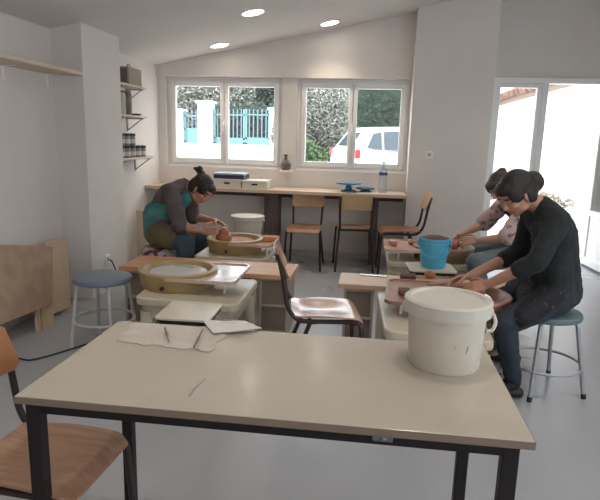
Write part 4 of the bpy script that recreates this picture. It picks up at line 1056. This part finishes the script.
ap = MB(); ap.cone(g('pelvis')+V((-.01, 0, .0)), g('waist')+V((-.015, 0, .02)), .148, .142); ap.cone(g('waist')+V((-.01, -.01, 0)), g('chest')+V((.03, -.03, -.06)), .150, .130)
ap.cone(g('chest')+V((.06, -.05, -.04)), g('neck')+V((.035, -.06, -.11)), .095, .065); ap.cone(g('waist')+V((-.02, -.03, .02)), g('chest')+V((-.05, -.0, -.06)), .12, .10)
sk_ = MB(); sk_.cone(g('hipn')+V((-.0, -.012, .005)), g('hipn').lerp(g('knn'), .60)+V((0, -.008, .008)), .121, .100); sk_.cone(g('hipf')+V((0, 0, .005)), g('hipf').lerp(g('knf'), .60)+V((0, 0, .008)), .116, .098); sk_.cone(g('hipn').lerp(g('knn'), .4), g('hipf').lerp(g('knf'), .4), .08, .08)
bun = [((0, -.075, -.045), (.056, .045, .050)), ((0, -.10, .085), (.034, .034, .034)), ((.0, -.135, .085), (.030, .034, .030)), ((-.02, -.15, .105), (.018, .022, .018)), ((.025, -.135, .11), (.018, .02, .022)), ((.02, -.165, .075), (.016, .018, .016))]
person('person in grey sweater and teal apron seated at left, bent over the clay pot', (-1.88, 4.86, 0), J, M_SKIN, hd, [hn, hf], [
    ('sweater', torso_cloth(J, .004, 1.04, (.072, .072, .066), chest=.128), .009, 4, M_SWMAUVE, .009, 7),
    ('jeans', legs_cloth(J, .004, k=1.12), .009, 4, M_JEAN, .007, 6),
    ('apron', ap, .010, 5, M_TEAL, .008, 11), ('apron_skirt', sk_, .010, 5, M_OLIVE, .007, 12),
    ('shoe', shoe(J, 'n'), .007, 3, M_SHOE, 0, 0), ('shoe', shoe(J, 'f'), .007, 3, M_SHOE, 0, 0),
    ('hair', hair_mesh(hd, hairp, bun), .006, 3, M_HAIR, .004, 5)])

# ------------------------------------------------------------------ light
w = bpy.data.worlds.new('world'); SC.world = w; w.use_nodes = True
bg = w.node_tree.nodes['Background']; bg.inputs['Color'].default_value = (.88, .94, 1, 1); bg.inputs['Strength'].default_value = 5.0
S = bpy.data.lights.new('sun', 'SUN'); S.energy = 3.0; S.angle = math.radians(12); S.color = (1, .96, .9)
so = bpy.data.objects.new('sun', S); COL.objects.link(so); so.rotation_euler = (math.radians(38), math.radians(-34), 0)
def portal(loc, rot, sx, sy):
    L = bpy.data.lights.new('portal', 'AREA'); L.shape = 'RECTANGLE'; L.size = sx; L.size_y = sy; L.cycles.is_portal = True
    o = bpy.data.objects.new('portal', L); COL.objects.link(o); o.location = loc; o.rotation_euler = rot
for a, b in W: portal(((a+b)/2, YB+.20, 1.6), (-PI/2, 0, 0), b-a, 1.08)
portal((2.02, DY+.1, 1.1), (-PI/2, 0, 0), 1.5, 2.2)
portal((1.95, YF-.18, 1.45), (PI/2, 0, 0), 1.9, 1.3)
portal((XR+.18, .85, 1.6), (0, PI/2, 0), 1.4, 3.5)

SC.view_settings.view_transform = 'Standard'; SC.view_settings.look = 'None'; SC.view_settings.gamma = 1; SC.view_settings.exposure = .25
SC.view_settings.use_curve_mapping = False
SC.cycles.use_denoising = True; SC.cycles.max_bounces = 8; SC.cycles.diffuse_bounces = 5; SC.cycles.transparent_max_bounces = 12
SC.cycles.sample_clamp_indirect = 6
